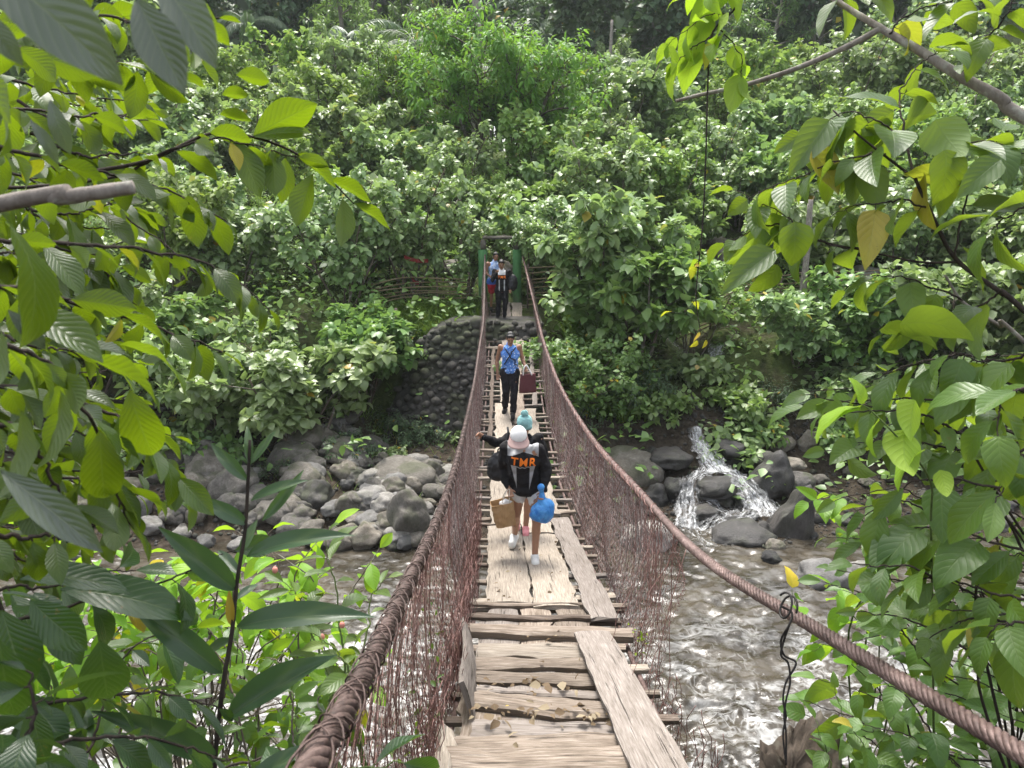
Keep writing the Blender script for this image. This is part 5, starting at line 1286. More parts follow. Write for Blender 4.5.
for i in range(9):
    z = .36 * i / 8
    for k in range(28):
        a = k / 28 * 6.283; ca, sa = math.cos(a), math.sin(a); q = (abs(ca) ** 4 + abs(sa) ** 4) ** -.25; g = .012 * fbm(ca * 2, sa * 2, z * 9, 3); V.append((.165 * (1 - .12 * z / .36) * ca * q + g, (.06 - .03 * z / .36) * sa * q + g, z + .01 * ca))
F = [(i * 28 + k, i * 28 + (k + 1) % 28, (i + 1) * 28 + (k + 1) % 28, (i + 1) * 28 + k) for i in range(8) for k in range(28)]; F += [tuple(range(28))[::-1], tuple(range(224, 252))]; mb.add(V, F)
mb.build('bag_body', plain('maroon', (.11, .038, .042), .75, .2, 20, .3), tb)
for y in (-.03, .03): handle(tb, [(-.09, y, .34), (-.08, y * .6, .46), (-.03, 0, .53), (.02, y * .5, .46), (.08, y, .34)], .012, M['white_cloth'])

# --- two at the far end
YD = 21.0
jD = J(pelvis=(.0, .02, .86), chest=(0, 0, 1.20), neck=(0, -.02, 1.40), head=(-.01, -.06, 1.53), shL=(-.20, 0, 1.34), shR=(.20, 0, 1.34), elL=(-.26, -.10, 1.10), elR=(.27, .02, 1.08), wrL=(-.13, -.27, 1.32), wrR=(.24, -.10, .86),
       hpL=(-.09, .02, .85), hpR=(.09, .02, .85), knL=(-.09, -.01, .47), knR=(.09, -.02, .47), anL=(-.11, .04, .09), anR=(.07, -.02, .09), toL=(-.13, -.10, .035), toR=(.08, -.16, .035))
locD = (float(P(502, 300, 21.3)[0]), YD, float(deck(YD)) + .012)
D_, RD = person('person in black jersey with white yoke and black trousers near the gate, one hand raised', locD, jD, M['skin2'], tilt=.25, voxel=.011)
t = NT('jersey_far'); o = t.coord('Object'); s = t.n('SeparateXYZ'); t.l(o, s.inputs[0]); ax = t.math('ABSOLUTE', s.outputs[0]); fr_ = t.math('LESS_THAN', s.outputs[1], -.02)
yk = t.math('MULTIPLY', t.math('MULTIPLY', t.math('GREATER_THAN', s.outputs[2], 1.25), t.math('LESS_THAN', ax, .10)), fr_); sp_ = t.math('MULTIPLY', t.math('MULTIPLY', t.math('LESS_THAN', t.math('ABSOLUTE', t.math('SUBTRACT', ax, .07)), .016), t.math('LESS_THAN', s.outputs[2], 1.12)), fr_)
c = t.mix(yk, (.013, .012, .013), (.62, .62, .62)); c = t.mix(sp_, c, (.4, .4, .42)); M['jersey_far'] = t.done(t.pbsdf(c, .85, .2))
jd = top(jD, D_, M['jersey_far'], 2, .02, low=.03); trousers(jD, D_, M['pants'], 1, .014); shoes(jD, D_, M['dark_shoe']); hair(jD['head'], RD, D_)
lettering('TMR', jd, D_, (0, -.2, 1.19), .10, M['orange'])
rucksack('black backpack hanging at the side of the person in black near the gate', np.asarray(locD) + np.array([.29, -.02, .80]), (.28, .24, .46), M['black_bag'], -.2, [(-.06, 0, .42), (-.10, -.04, .54), (-.13, .02, .60)])
YE = 21.7
jE = J(pelvis=(.0, .0, .84), chest=(.01, 0, 1.18), neck=(.02, -.01, 1.38), head=(.04, -.03, 1.51), shL=(-.18, 0, 1.32), shR=(.20, 0, 1.32), elL=(-.24, -.02, 1.06), elR=(.25, -.06, 1.08), wrL=(-.16, -.14, .98), wrR=(.12, -.24, 1.22),
       hpL=(-.09, 0, .83), hpR=(.09, .0, .83), knL=(-.08, -.02, .46), knR=(.08, -.04, .46), anL=(-.09, .03, .09), anR=(.08, .0, .09), toL=(-.10, -.11, .035), toR=(.09, -.14, .035))
locE = (float(P(494.5, 290, 22.0)[0]), YE, float(deck(YE)) + .012)
E_, RE = person('person in pale blue sleeveless shirt and blue and red shorts by the left gate post', locE, jE, M['skin2'], rz=.25, tilt=.1, voxel=.012)
t = NT('sleeveless'); nz = t.noise(14, 3, .6, t.coord('Object')); M['sleeveless'] = t.done(t.pbsdf(t.ramp(nz, [(.4, (.16, .26, .48)), (.6, (.45, .52, .66))]), .85, .15))
top(jE, E_, M['sleeveless'], 0, .02, 'shirt'); shoes(jE, E_, M['dark_shoe']); hair(jE['head'], RE, E_)
t = NT('shorts_two'); s = t.n('SeparateXYZ'); t.l(t.coord('Object'), s.inputs[0]); M['shorts_two'] = t.done(t.pbsdf(t.mix(t.math('GREATER_THAN', s.outputs[2], .74), (.30, .02, .03), (.05, .11, .36)), .85, .15))
trousers(jE, E_, M['shorts_two'], .72, .022, 'shorts')
# ------------------------------------------------------------------ near trees and plants
def rv(n, s): return RNG.normal(0, s, (n, 3))
def spray(cm, tm, pts, n, leaf, T, r0=.005, droop=.45, side=.9, open_=(0, .45, .75), jit=.4, t0=.12, yel=.02, tint=.42, vary=.6, petiole=.12, alt=True):
    """leafy shoot along pts: alternate leaves, blades turned to the open light over the river"""
    p = spline(pts, 40); p = p + np.cumsum(rv(40, .0025), 0); tube(tm, p, r0, r0 * .35, 5)
    t = norm(np.gradient(p, axis=0)); f = np.linspace(t0, 1, n); i = (f * 39).astype(int)
    sd = norm(np.cross(t[i], [0, 0, 1.])); sg = np.where(np.arange(n) % 2 == 0, 1, -1)[:, None] if alt else np.sign(RNG.normal(size=(n, 1)))
    d = sd * sg * side + t[i] * RNG.uniform(.2, .8, (n, 1)) - np.array([0, 0, 1]) * RNG.uniform(0, droop * 2, (n, 1)) + rv(n, .22)
    d[-1] = t[-1] + np.array([0, 0, -.2]); nr = np.array(open_) + rv(n, jit)
    r = np.clip(RNG.normal(tint, .2 * vary, n), 0, .94); r = np.where(RNG.random(n) < yel, .995, r)
    s = leaf * RNG.uniform(.6, 1.15, n) * np.where(f > .93, .75, 1)
    pos = p[i] + norm(d) * s[:, None] * petiole
    for a, b in zip(p[i], pos): tube(tm, [a, (a + b) / 2, b], r0 * .4, r0 * .3, 4, cap=False)
    put(cm, T, pos, d, nr, s, r, wid=RNG.uniform(.85, 1.15, n))
def hero(cm, T, base, tip, nrm=None, rnd=.4, wid=1.0):
    """one leaf from its stalk point to its tip"""
    b, e = np.asarray(base), np.asarray(tip); d = e - b; L = np.linalg.norm(d)
    put(cm, T, b[None], d[None], (np.array([[0, -.5, .8]]) if nrm is None else np.array([nrm], float)) + rv(1, .1), L * 1.06, rnd, wid=wid)
def PP(*l): return [P(*a) for a in l]

# --- big tree at the left: its trunk stands outside the picture
T1 = thing('big_leaf_tree', 'dark big-leaved tree leaning in from the left with a grey cut branch', 'tree', (-2.3, 1.2, H(-2.3, 1.2)))
LT = np.array(T1.location); tm, cm, cg = MB(), MB(), MB()
tube(tm, spline([(-2.3, 1.2, 4.2), (-2.25, 1.25, 6.2), (-2.3, 1.4, 8.5), (-2.5, 1.5, 10.5)], 24), .14, .07, 10, jit=.05)
stick = MB(); tube(stick, spline([(-2.28, 1.25, 6.3)] + PP((-40, 212, 1.08), (60, 198, 1.06), (134, 187, 1.08)), 30), .0125, .0095, 10, jit=.05)
for (pts, n, leaf) in [
  ([(-60, 190, 1.6), (100, 168, 1.9), (209, 134, 2.0), (295, 154, 2.1)], 8, .16), ([(-40, 30, 1.3), (80, 60, 1.6), (180, 70, 1.8)], 11, .15), ([(-40, -30, 1.5), (100, 20, 1.7), (215, 20, 1.8)], 10, .15),
  ([(-50, 90, 1.5), (60, 110, 1.7), (150, 120, 1.9)], 12, .14), ([(-50, 130, 1.4), (60, 160, 1.6), (150, 185, 1.8), (235, 225, 1.9)], 14, .15), ([(-30, 240, 1.3), (90, 240, 1.5), (190, 255, 1.7), (270, 300, 1.8)], 14, .15),
  ([(-30, 280, 1.2), (60, 300, 1.35), (150, 330, 1.5), (225, 350, 1.6)], 12, .14), ([(-30, 330, 1.1), (40, 370, 1.2), (90, 450, 1.3), (120, 520, 1.35)], 12, .14), ([(-30, 380, 1.3), (60, 400, 1.4), (150, 440, 1.45), (190, 500, 1.5)], 12, .13),
  ([(-20, 200, 2.4), (60, 250, 2.5), (140, 310, 2.6)], 12, .17), ([(-40, 60, 2.3), (60, 90, 2.4), (150, 100, 2.5)], 12, .16), ([(0, 140, 2.2), (100, 200, 2.4), (200, 280, 2.5)], 14, .16), ([(-20, 420, 1.1), (30, 440, 1.15), (60, 500, 1.2)], 7, .13),
  ([(-20, 20, 2.0), (40, 40, 2.1), (110, 70, 2.2)], 12, .15), ([(-20, 460, 1.4), (40, 470, 1.5), (110, 480, 1.55)], 8, .13), ([(-20, 540, 1.2), (40, 545, 1.25), (90, 560, 1.3)], 6, .12)]:
    spray(cm, tm, PP(*pts), int(n * 1.9), leaf * .70, T_ELL, open_=(0, .45, .75), tint=.38, yel=.015, jit=.5)
for k in range(46):
    x0 = RNG.uniform(-60, 110); y0 = RNG.uniform(-20, 580) if k < 30 else RNG.uniform(180, 520); d0 = RNG.uniform(1.9, 3.4); a_ = RNG.uniform(-.5, .9)
    spray(cm, tm, PP((x0 - 60, y0 - 20, d0), (x0, y0, d0), (x0 + 60, y0 + 45 * a_, d0 + .1)), 13, RNG.uniform(.10, .145), T_ELL, open_=(0, .45, .75), tint=.26, yel=.01, jit=.5)
for k in range(28):
    x0 = RNG.uniform(-70, 85); y0 = RNG.uniform(170, 570); d0 = RNG.uniform(1.6, 3.0); a_ = RNG.uniform(-.5, 1.2)
    spray(cm, tm, PP((x0 - 60, y0 - 20, d0), (x0, y0, d0), (x0 + 55, y0 + 45 * a_, d0 + .1)), 12, RNG.uniform(.09, .13), T_ELL, open_=(.2, .1, .9), tint=.18, yel=.008, jit=.5)
# the clear sprig over the valley and other single leaves
for (a, b, d, r, w) in [((253, 137), (314, 99), 2.1, .62, 1), ((253, 137), (306, 124), 2.1, .7, .95), ((209, 134), (252, 137), 2.05, .75, 1.1), ((236, 141), (261, 190), 2.05, .55, 1), ((272, 150), (276, 196), 2.1, .5, 1), ((297, 154), (343, 180), 2.15, .6, 1),
                        ((313, 174), (294, 224), 2.15, .45, 1), ((330, 180), (375, 194), 2.2, .5, 1), ((342, 198), (345, 246), 2.2, .4, 1), ((354, 204), (394, 221), 2.2, .65, 1), ((219, 115), (252, 117), 2.0, .5, 1.1), ((236, 75), (270, 79), 2.0, .65, 1.1),
                        ((222, 95), (248, 92), 2.0, .5, 1.2), ((188, 3), (222, 16), 1.8, .6, 1), ((285, 158), (283, 200), 2.2, .8, 1), ((200, 60), (222, 88), 1.9, .94, .9), ((193, 50), (198, 72), 1.9, .8, 1), ((184, 40), (182, 74), 1.9, .9, .9)]:
    q = P(*a, d); e = P(*b, d - .01); hero(cm, T_ELL[:1] + T_ELL[2:3], q, e, (0, .75, .75) if RNG.random() < .75 else (.2, -.6, .6), r, w)
tube(tm, spline(PP((90, 172, 1.9), (150, 160, 1.95), (209, 134, 2.05), (253, 137, 2.1), (297, 154, 2.15), (330, 180, 2.2), (354, 204, 2.2)), 40), .006, .002, 6)
for (a, b, d, r, w, n_) in [((5, 222), (98, 315), .95, .15, 1.5, (.2, .5, .5)), ((22, 305), (100, 352), 1.0, .35, .9, (0, -.4, .9)), ((-30, 70), (26, 118), .85, .45, 1.1, (0, .7, .6)), ((-10, 95), (36, 150), .9, .3, 1.1, (0, .6, .7)),
                            ((120, 345), (212, 350), 1.3, .6, .9, (0, .5, .8)), ((90, 360), (185, 378), 1.25, .2, 1.1, (0, .6, .6)), ((130, 390), (150, 470), 1.3, .1, 1, (.3, -.6, .5)), ((60, 390), (75, 470), 1.15, .1, 1.1, (.2, .6, .5)), ((100, 430), (104, 520), 1.2, .05, .9, (.3, -.7, .4)), ((0, 330), (10, 420), 1.0, .1, 1.2, (.2, .6, .5)), ((20, 410), (40, 500), 1.0, .1, 1.0, (.2, .6, .5))]:
    hero(cm, T_ELL, P(*a, d), P(*b, d), n_, r, w)
for (a, b, d, w, n_) in [((-30, -50), (108, 48), .62, 1.15, (.1, -.75, .55)), ((136, -2), (180, 84), .72, 1.35, (.1, -.8, .6)), ((155, -30), (214, 52), .74, 1.2, (.15, -.8, .6)), ((190, -20), (205, 30), .8, 1, (.1, -.8, .6)), ((50, 100), (66, 150), 1.0, 1, (0, -.7, .7)), ((30, 120), (60, 156), 1.0, .8, (0, -.7, .7)), ((-20, 10), (14, 56), .66, 1.2, (0, -.7, .6)), ((8, 310), (46, 345), .95, .9, (0, -.6, .8)), ((0, 470), (96, 545), .9, .8, (0, -.5, .9))]:
    hero(cg, T_ELL, P(*a, d), P(*b, d), n_, .5, w * .72)
hero(cm, T_ELL, P(40, -40, .7), P(118, 36, .7), (0, .8, .5), .1, 1.1); hero(cm, T_ELL, P(90, -50, .75), P(132, 20, .75), (0, .8, .5), .1, 1)
tm.build('branches', M['bark_dark'], T1, local=LT); stick.build('cut_branch', M['bark_grey'], T1, local=LT); cm.build('crown', M['leaf_near'], T1, local=LT)
cg.build('grey_leaves', M['leaf_grey'], T1, local=LT)

# --- shaded shrub in the lower left corner
T2 = thing('shade_shrub', 'dark glossy-leaved shrub in the lower left corner', 'shrub', (-1.5, 1.9, H(-1.5, 1.9))); L2 = np.array(T2.location); tm, cm = MB(), MB()
for (pts, n, leaf) in [([(-40, 640, 1.5), (40, 620, 1.6), (140, 600, 1.7), (230, 560, 1.8)], 11, .15), ([(-40, 700, 1.4), (60, 690, 1.5), (150, 680, 1.6), (220, 690, 1.7)], 12, .14), ([(-30, 760, 1.3), (60, 740, 1.4), (160, 740, 1.5), (240, 750, 1.6)], 12, .13),
                       ([(-30, 590, 1.7), (40, 590, 1.8), (130, 575, 1.9)], 9, .15), ([(-20, 560, 1.5), (10, 640, 1.5), (30, 720, 1.5)], 8, .14), ([(40, 800, 1.9), (90, 740, 2.0), (120, 660, 2.1), (180, 620, 2.2)], 12, .15), ([(150, 800, 2.0), (220, 760, 2.1), (290, 740, 2.2), (330, 745, 2.2)], 9, .14), ([(-20, 800, 1.1), (20, 720, 1.1), (10, 650, 1.1)], 7, .12)]:
    spray(cm, tm, PP(*pts), int(n * 1.3), leaf * .82, T_ELL + T_LAN[:1], open_=(.2, -.1, .9), tint=.4, jit=.5)
for (a, b, d, r, w, n_) in [((100, 640), (108, 716), 1.35, .2, 1.25, (.3, -.8, .5)), ((0, 640), (8, 740), 1.1, .15, 1.0, (.3, -.7, .5)), ((2, 610), (26, 690), 1.2, .3, 1.2, (.2, -.7, .5)), ((28, 650), (78, 682), 1.3, .2, 1.0, (0, .6, .7)), ((30, 600), (82, 650), 1.25, .6, 1.1, (.2, -.7, .6)), ((30, 706), (44, 762), 1.3, .2, 1, (.3, -.7, .5)),
                            ((0, 690), (58, 700), 1.25, .35, 1.0, (0, .5, .8)), ((60, 590), (186, 590), 1.6, .5, .7, (0, -.3, .9)), ((20, 580), (120, 560), 1.5, .4, .7, (0, -.3, .9))]:
    hero(cm, T_ELL, P(*a, d), P(*b, d), n_, r, w)
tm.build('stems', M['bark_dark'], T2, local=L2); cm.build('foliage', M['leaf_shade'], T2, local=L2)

# --- tall stalk with lance leaves
b0 = PP((213, 800, 1.75))[0]; T3 = thing('lance_leaf_plant', 'tall upright stalk with long dark lance-shaped leaves left of the bridge', 'plant', (b0[0] - .05, b0[1], H(b0[0], b0[1]))); L3 = np.array(T3.location); tm, cm = MB(), MB()
D3 = 1.75
q0_ = P(214, 780, D3); tube(tm, spline([L3 - [0, 0, .1]] + [L3 + (q0_ - L3) * f for f in (.2, .4, .6, .75, .88, .96)] + PP((214, 780, D3), (222, 693, D3), (232, 632, D3), (237, 582, D3), (245, 531, D3), (248, 481, D3), (250, 440, D3)), 60), .009, .0035, 8)
for (a, b, dz, r, w, n_) in [((250, 466), (247, 424), 0, .9, .9, (.3, -.8, .3)), ((252, 463), (274, 431), .02, .8, 1.0, (.0, -.7, .6)), ((248, 481), (210, 444), -.02, .6, 1.1, (0, -.8, .6)), ((251, 501), (301, 474), .0, .6, .95, (0, -.6, .8)), ((247, 524), (202, 498), -.05, .5, 1.35, (0, -.8, .6)), ((262, 521), (303, 472), .05, .92, .8, (.5, -.6, .4)),
                             ((247, 557), (326, 517), -.1, .4, .8, (.0, -.6, .9)), ((235, 590), (167, 532), -.12, .3, 1.15, (.1, -.7, .7)), ((237, 627), (344, 595), -.12, .3, .85, (0, -.6, .9)), ((222, 673), (142, 608), -.15, .3, .95, (.1, -.7, .7)), ((227, 718), (320, 655), -.1, .3, 1.1, (-.2, -.6, .9)), ((217, 761), (122, 711), -.2, .35, .85, (.1, -.6, .8)),
                             ((240, 575), (215, 545), .05, .5, 1, (0, -.7, .7)), ((240, 555), (256, 520), .04, .9, 1.2, (0, -.8, .4)), ((232, 640), (200, 655), .05, .5, 1.2, (0, -.6, .8)), ((236, 600), (258, 580), .05, .6, 1.3, (0, -.7, .7)), ((244, 790), (300, 742), .0, .4, 1.2, (0, -.6, .9))]:
    hero(cm, T_LAN, P(*a, D3), P(*b, D3 + dz), n_, r, w * .86)
hero(cm, T_LAN, P(231, 625, D3), P(229, 592, D3 - .02), (0, -.8, .3), .995, .9)
tm.build('stem', M['bark_dark'], T3, local=L3); cm.build('foliage', M['leaf_lance'], T3, local=L3)

# --- sunlit shrub over the water, the sun patch put into its leaf colour
def near_bush(name, label, cat, base, sprs, T, lm, stem='stem_green', leaf=None, **kw):
    base = np.array([base[0], base[1], H(base[0], base[1])]); r = thing(name, label, cat, base); tm, cm = MB(), MB()
    for pts, n, lf in sprs:
        p = PP(*pts); mid = (base + p[0]) / 2 + np.array([0, 0, .25 * abs(p[0][2] - base[2])])
        mid = mid + rv(1, .15)[0]; tube(tm, spline([base + rv(1, .25)[0] * [1, 1, 0], mid, p[0]], 14), .008, .004, 5); spray(cm, tm, p, n, lf, T, **kw)
    tm.build('stems', M[stem], r, local=base); cm.build('foliage', M[lm], r, local=base); return r, base
s_ = []
for i in range(46):
    x0 = RNG.uniform(20, 345); y0 = RNG.uniform(570, 690); d = RNG.uniform(4.2, 5.2); s_.append(([(x0, y0 + 40, d), (x0 + RNG.uniform(-30, 40), y0 - 5, d), (x0 + RNG.uniform(-70, 80), y0 - 45 + RNG.uniform(-10, 20), d)], 11, .20))
near_bush('sunlit_shrub', 'bright yellow-green shrub over the water behind the tall stalk', 'shrub', (-2.2, 4.2), s_, T_ELL, 'leaf_bright', 'bark', r0=.006, droop=.5, open_=(0, .25, 1), jit=.35, tint=.5, yel=.035)
s_ = []
for i in range(26):
    x0 = RNG.uniform(60, 340); y0 = RNG.uniform(650, 790); d = RNG.uniform(2.8, 3.8); s_.append(([(x0, y0 + 40, d), (x0 + RNG.uniform(-30, 30), y0, d), (x0 + RNG.uniform(-70, 70), y0 - 30 + RNG.uniform(-10, 20), d)], 8, .15))
near_bush('bank_shrub', 'mid green shrub on the near bank below the tall stalk', 'shrub', (-1.3, 2.9), s_, T_ELL + T_OVA, 'leaf_near', 'bark', r0=.005, droop=.5, open_=(0, .1, 1), jit=.4, tint=.6, yel=.008)
s_ = [([(345, 690, 2.9), (338, 630, 2.95), (332, 570, 3.0), (330, 545, 3.0)], 12, .13), ([(350, 690, 2.9), (362, 640, 2.95), (372, 600, 3.0), (385, 572, 3.0)], 9, .10), ([(335, 690, 2.9), (315, 640, 2.9), (300, 605, 2.9), (285, 590, 2.9)], 9, .13), ([(350, 700, 2.8), (345, 660, 2.8), (320, 640, 2.8)], 8, .14), ([(330, 700, 2.9), (350, 670, 2.9), (355, 640, 2.9)], 8, .13)]
fb, base = near_bush('young_shrub', 'young light green shrub with pink buds beside the left handrail cable', 'shrub', (-.72, 2.5), s_, T_ELL + T_LAN[:1], 'leaf_right', 'stem_green', r0=.005, droop=.15, open_=(0, -.2, 1), jit=.35, tint=.6)
M['pink_bud'] = plain('pink_bud', (.62, .25, .2), .6, .3)
for px, py in ((317, 612), (322, 637), (275, 570), (342, 625), (318, 660)):
    mb = MB(); ellipsoid(mb, P(px, py, 2.9) - base, (.011, .011, .014), None, 2); mb.build('bud', M['pink_bud'], fb)
# climber in the left netting
base = np.array([-.45, 2.0, H(-.45, 2.0)]); r = thing('climber', 'small leafy creeper twining through the near left netting', 'plant', base); tm, cm = MB(), MB()
for k in range(22):
    Y = RNG.uniform(2.2, 5.0); t_ = rope_at(LROPE, np.array([Y]))[0]; n = 9; L = RNG.uniform(.5, 1.0)
    q = np.stack([t_[0] - .04 + np.cumsum(RNG.normal(0, .02, n)), Y + np.cumsum(RNG.normal(0, .03, n)), np.linspace(float(deck(Y)) - .5, float(deck(Y)) - .5 + L, n)], -1)
    spray(cm, tm, q, 7, .055, T_ELL, r0=.0025, droop=.3, jit=.6, tint=.55, open_=(0, -.3, .9))
tm.build('stems', M['bark_dark'], r, local=base); cm.build('foliage', M['leaf_right'], r, local=base)
base = np.array([1.0, 5.0, deck(5.0) - .1]); r = thing('sprout', 'tiny bright green sprout at the right end of the thick cross timber', 'plant', base); tm, cm = MB(), MB()
for k in range(4): spray(cm, tm, [dk(.66, 5.05, -.12 + .0 * k), dk(.68 + .02 * k, 5.05, .02), dk(.67 - .02 * k, 5.0, .10 + .02 * k)], 5, .05, T_ELL, r0=.002, tint=.8)
tm.build('stem', M['stem_green'], r, local=base); cm.build('foliage', M['leaf_bright'], r, local=base)
# big leaf fronds in front of the left cable foot
near_bush('corner_plant', 'broad dark leaves at the bottom edge in front of the left cable', 'plant', (-.35, 1.5), [([(300, 800, 1.9), (340, 775, 1.9), (400, 755, 1.9)], 5, .15), ([(330, 800, 1.8), (290, 775, 1.8), (260, 760, 1.8)], 5, .14)], T_LAN + T_ELL, 'leaf_shade', open_=(0, -.3, 1), tint=.7)

# --- right hand tree: leaning grey limbs over the river
bx = np.array([2.75, 2.1, H(2.75, 2.1)]); T4 = thing('leaning_tree', 'broad-leaved tree leaning in from the right with bare grey limbs', 'tree', bx); tm, gm, cm = MB(), MB(), MB()
tube(tm, spline([bx - [0, 0, .3], bx + [.05, .1, 2.0], bx + [-.05, .2, 3.6], bx + [-.1, .3, 5.5]], 24), .13, .07, 10, jit=.05)
tube(gm, spline([bx + [0, .15, 2.9]] + PP((1045, 128, 2.75), (1000, 98, 2.8), (960, 76, 2.85), (915, 48, 2.95), (880, 28, 3.05), (835, 0, 3.2), (770, -45, 3.4)), 60), .026, .009, 9, jit=.05)
tube(gm, spline(PP((880, 29, 3.05), (850, 45, 3.1), (800, 67, 3.15), (745, 85, 3.25), (700, 95, 3.3), (676, 101, 3.35)), 40), .013, .007, 8, jit=.06)
tube(tm, spline([bx + [0, .1, 1.9]] + PP((1040, 325, 2.4), (1000, 292, 2.45), (955, 258, 2.5), (930, 210, 2.5), (914, 175, 2.55), (905, 135, 2.6)), 50), .010, .004, 7)
tube(tm, spline(PP((914, 178, 2.55), (885, 156, 2.55), (855, 132, 2.6), (833, 110, 2.65)), 24), .005, .003, 6)
tube(tm, spline(PP((958, 262, 2.5), (920, 262, 2.52), (870, 252, 2.55), (805, 238, 2.6)), 30), .005, .0025, 6)
tube(gm, spline([bx + [0, .1, 1.75]] + PP((1035, 352, 2.5), (1000, 326, 2.55), (963, 302, 2.6), (945, 275, 2.6)), 30), .008, .004, 7)
for (pts, n, leaf) in [
 ([(905, 135, 2.6), (880, 120, 2.6), (850, 110, 2.65), (810, 130, 2.7)], 10, .20), ([(885, 156, 2.55), (850, 160, 2.55), (800, 175, 2.6), (745, 200, 2.65)], 13, .17), ([(870, 252, 2.55), (820, 240, 2.6), (780, 215, 2.65), (735, 190, 2.7)], 10, .17),
 ([(955, 258, 2.5), (965, 200, 2.5), (985, 160, 2.5), (1000, 130, 2.5)], 9, .19), ([(914, 178, 2.55), (940, 150, 2.5), (975, 140, 2.45), (1020, 150, 2.4)], 9, .19), ([(930, 210, 2.5), (900, 200, 2.5), (870, 205, 2.5), (840, 215, 2.5)], 7, .18),
 ([(1000, 292, 2.45), (960, 310, 2.5), (915, 320, 2.55), (880, 330, 2.6)], 8, .18), ([(905, 135, 2.6), (900, 100, 2.65), (920, 70, 2.7), (950, 50, 2.7)], 8, .18), ([(960, 76, 2.85), (990, 40, 2.7), (1010, 10, 2.6), (1020, -20, 2.6)], 9, .17),
 ([(890, 34, 3.0), (910, 15, 3.0), (945, 5, 2.9), (975, -5, 2.8)], 9, .17), ([(835, 0, 3.2), (860, -10, 3.1), (890, -15, 3.0)], 6, .17), ([(1040, 200, 2.3), (1010, 210, 2.3), (985, 225, 2.3)], 5, .2),
 ([(805, 238, 2.6), (775, 225, 2.7), (745, 235, 2.75), (720, 245, 2.8)], 9, .13), ([(963, 302, 2.6), (930, 290, 2.6), (890, 275, 2.6), (850, 285, 2.7)], 8, .16)]:
    spray(cm, tm, PP(*pts), n, leaf, T_OVA, r0=.004, droop=.6, open_=(-.25, .2, .85), jit=.45, tint=.42, yel=.045)
for (a, b, d, r, w, n_) in [((795, 222), (798, 268), 2.5, .35, 1.25, (.0, -.9, .3)), ((775, 250), (722, 288), 2.55, .3, .8, (-.3, -.7, .5)), ((755, 238), (740, 275), 2.6, .8, .8, (.6, -.3, .4)), ((778, 265), (758, 300), 2.6, .35, 1, (.2, -.8, .3)), ((900, 110), (850, 82), 2.5, .4, 1, (0, -.5, .9)), ((930, 45), (962, 30), 2.7, .3, 1, (.2, .5, .8)), ((945, 150), (955, 205), 2.4, .3, 1.4, (.2, -.8, .4)), ((935, 120), (960, 165), 2.45, .7, 1.5, (.1, .8, .4)),
                            ((830, 120), (790, 170), 2.6, .3, .9, (-.2, -.7, .6)), ((868, 165), (880, 210), 2.55, .2, 1.1, (.2, .7, .5)), ((1000, 160), (960, 190), 2.3, .35, 1, (0, -.5, .8)), ((880, 330), (935, 318), 2.5, .9, .9, (0, .6, .8)), ((900, 325), (965, 308), 2.4, .9, 1.2, (0, .7, .6)), ((812, 150), (843, 190), 2.6, .99, 1.2, (0, -.8, .5))]:
    hero(cm, T_OVA, P(*a, d), P(*b, d), n_, r, w)
tm.build('twigs', M['bark_dark'], T4, local=bx); gm.build('limb', M['bark_grey'], T4, local=bx); cm.build('crown', M['leaf_right'], T4, local=bx)
# hanging sprig at the top with its liana
v0 = P(760, -40, 3.0); r = thing('liana', 'thin liana hanging at the top right with lime leaves', 'plant', v0); tm, cm = MB(), MB()
tube(tm, spline([v0] + PP((735, 8, 3.0), (712, 34, 3.0), (708, 80, 3.0), (706, 150, 3.0), (703, 220, 3.0), (698, 270, 3.0), (696, 300, 3.0), (701, 335, 3.0)), 60), .0042, .002, 6)
for pts, n in (([(730, 12, 3.0), (700, 20, 3.0), (670, 40, 3.0)], 8), ([(712, 34, 3.0), (690, 50, 3.0), (675, 65, 3.0)], 8), ([(750, -20, 3.0), (720, -10, 3.0), (690, -5, 3.0)], 8), ([(718, 28, 3.0), (735, 50, 3.0), (742, 75, 3.0)], 6)):
    spray(cm, tm, PP(*pts), n, .16, T_OVA, r0=.003, droop=.6, open_=(0, .5, .7), tint=.35, jit=.4, yel=.03)
for pts in ([(697, 300, 3.0), (690, 310, 3.0), (684, 312, 3.0)], [(701, 330, 3.0), (706, 338, 3.0), (700, 345, 3.0)], [(703, 258, 3.0), (690, 262, 3.0), (684, 266, 3.0)]):
    spray(cm, tm, PP(*pts), 3, .065, T_OVA, r0=.002, tint=.8, vary=.2, open_=(0, -.4, .8), yel=.5)
tm.build('stem', M['bark_dark'], r, local=v0); cm.build('foliage', M['leaf_bright'], r, local=v0)
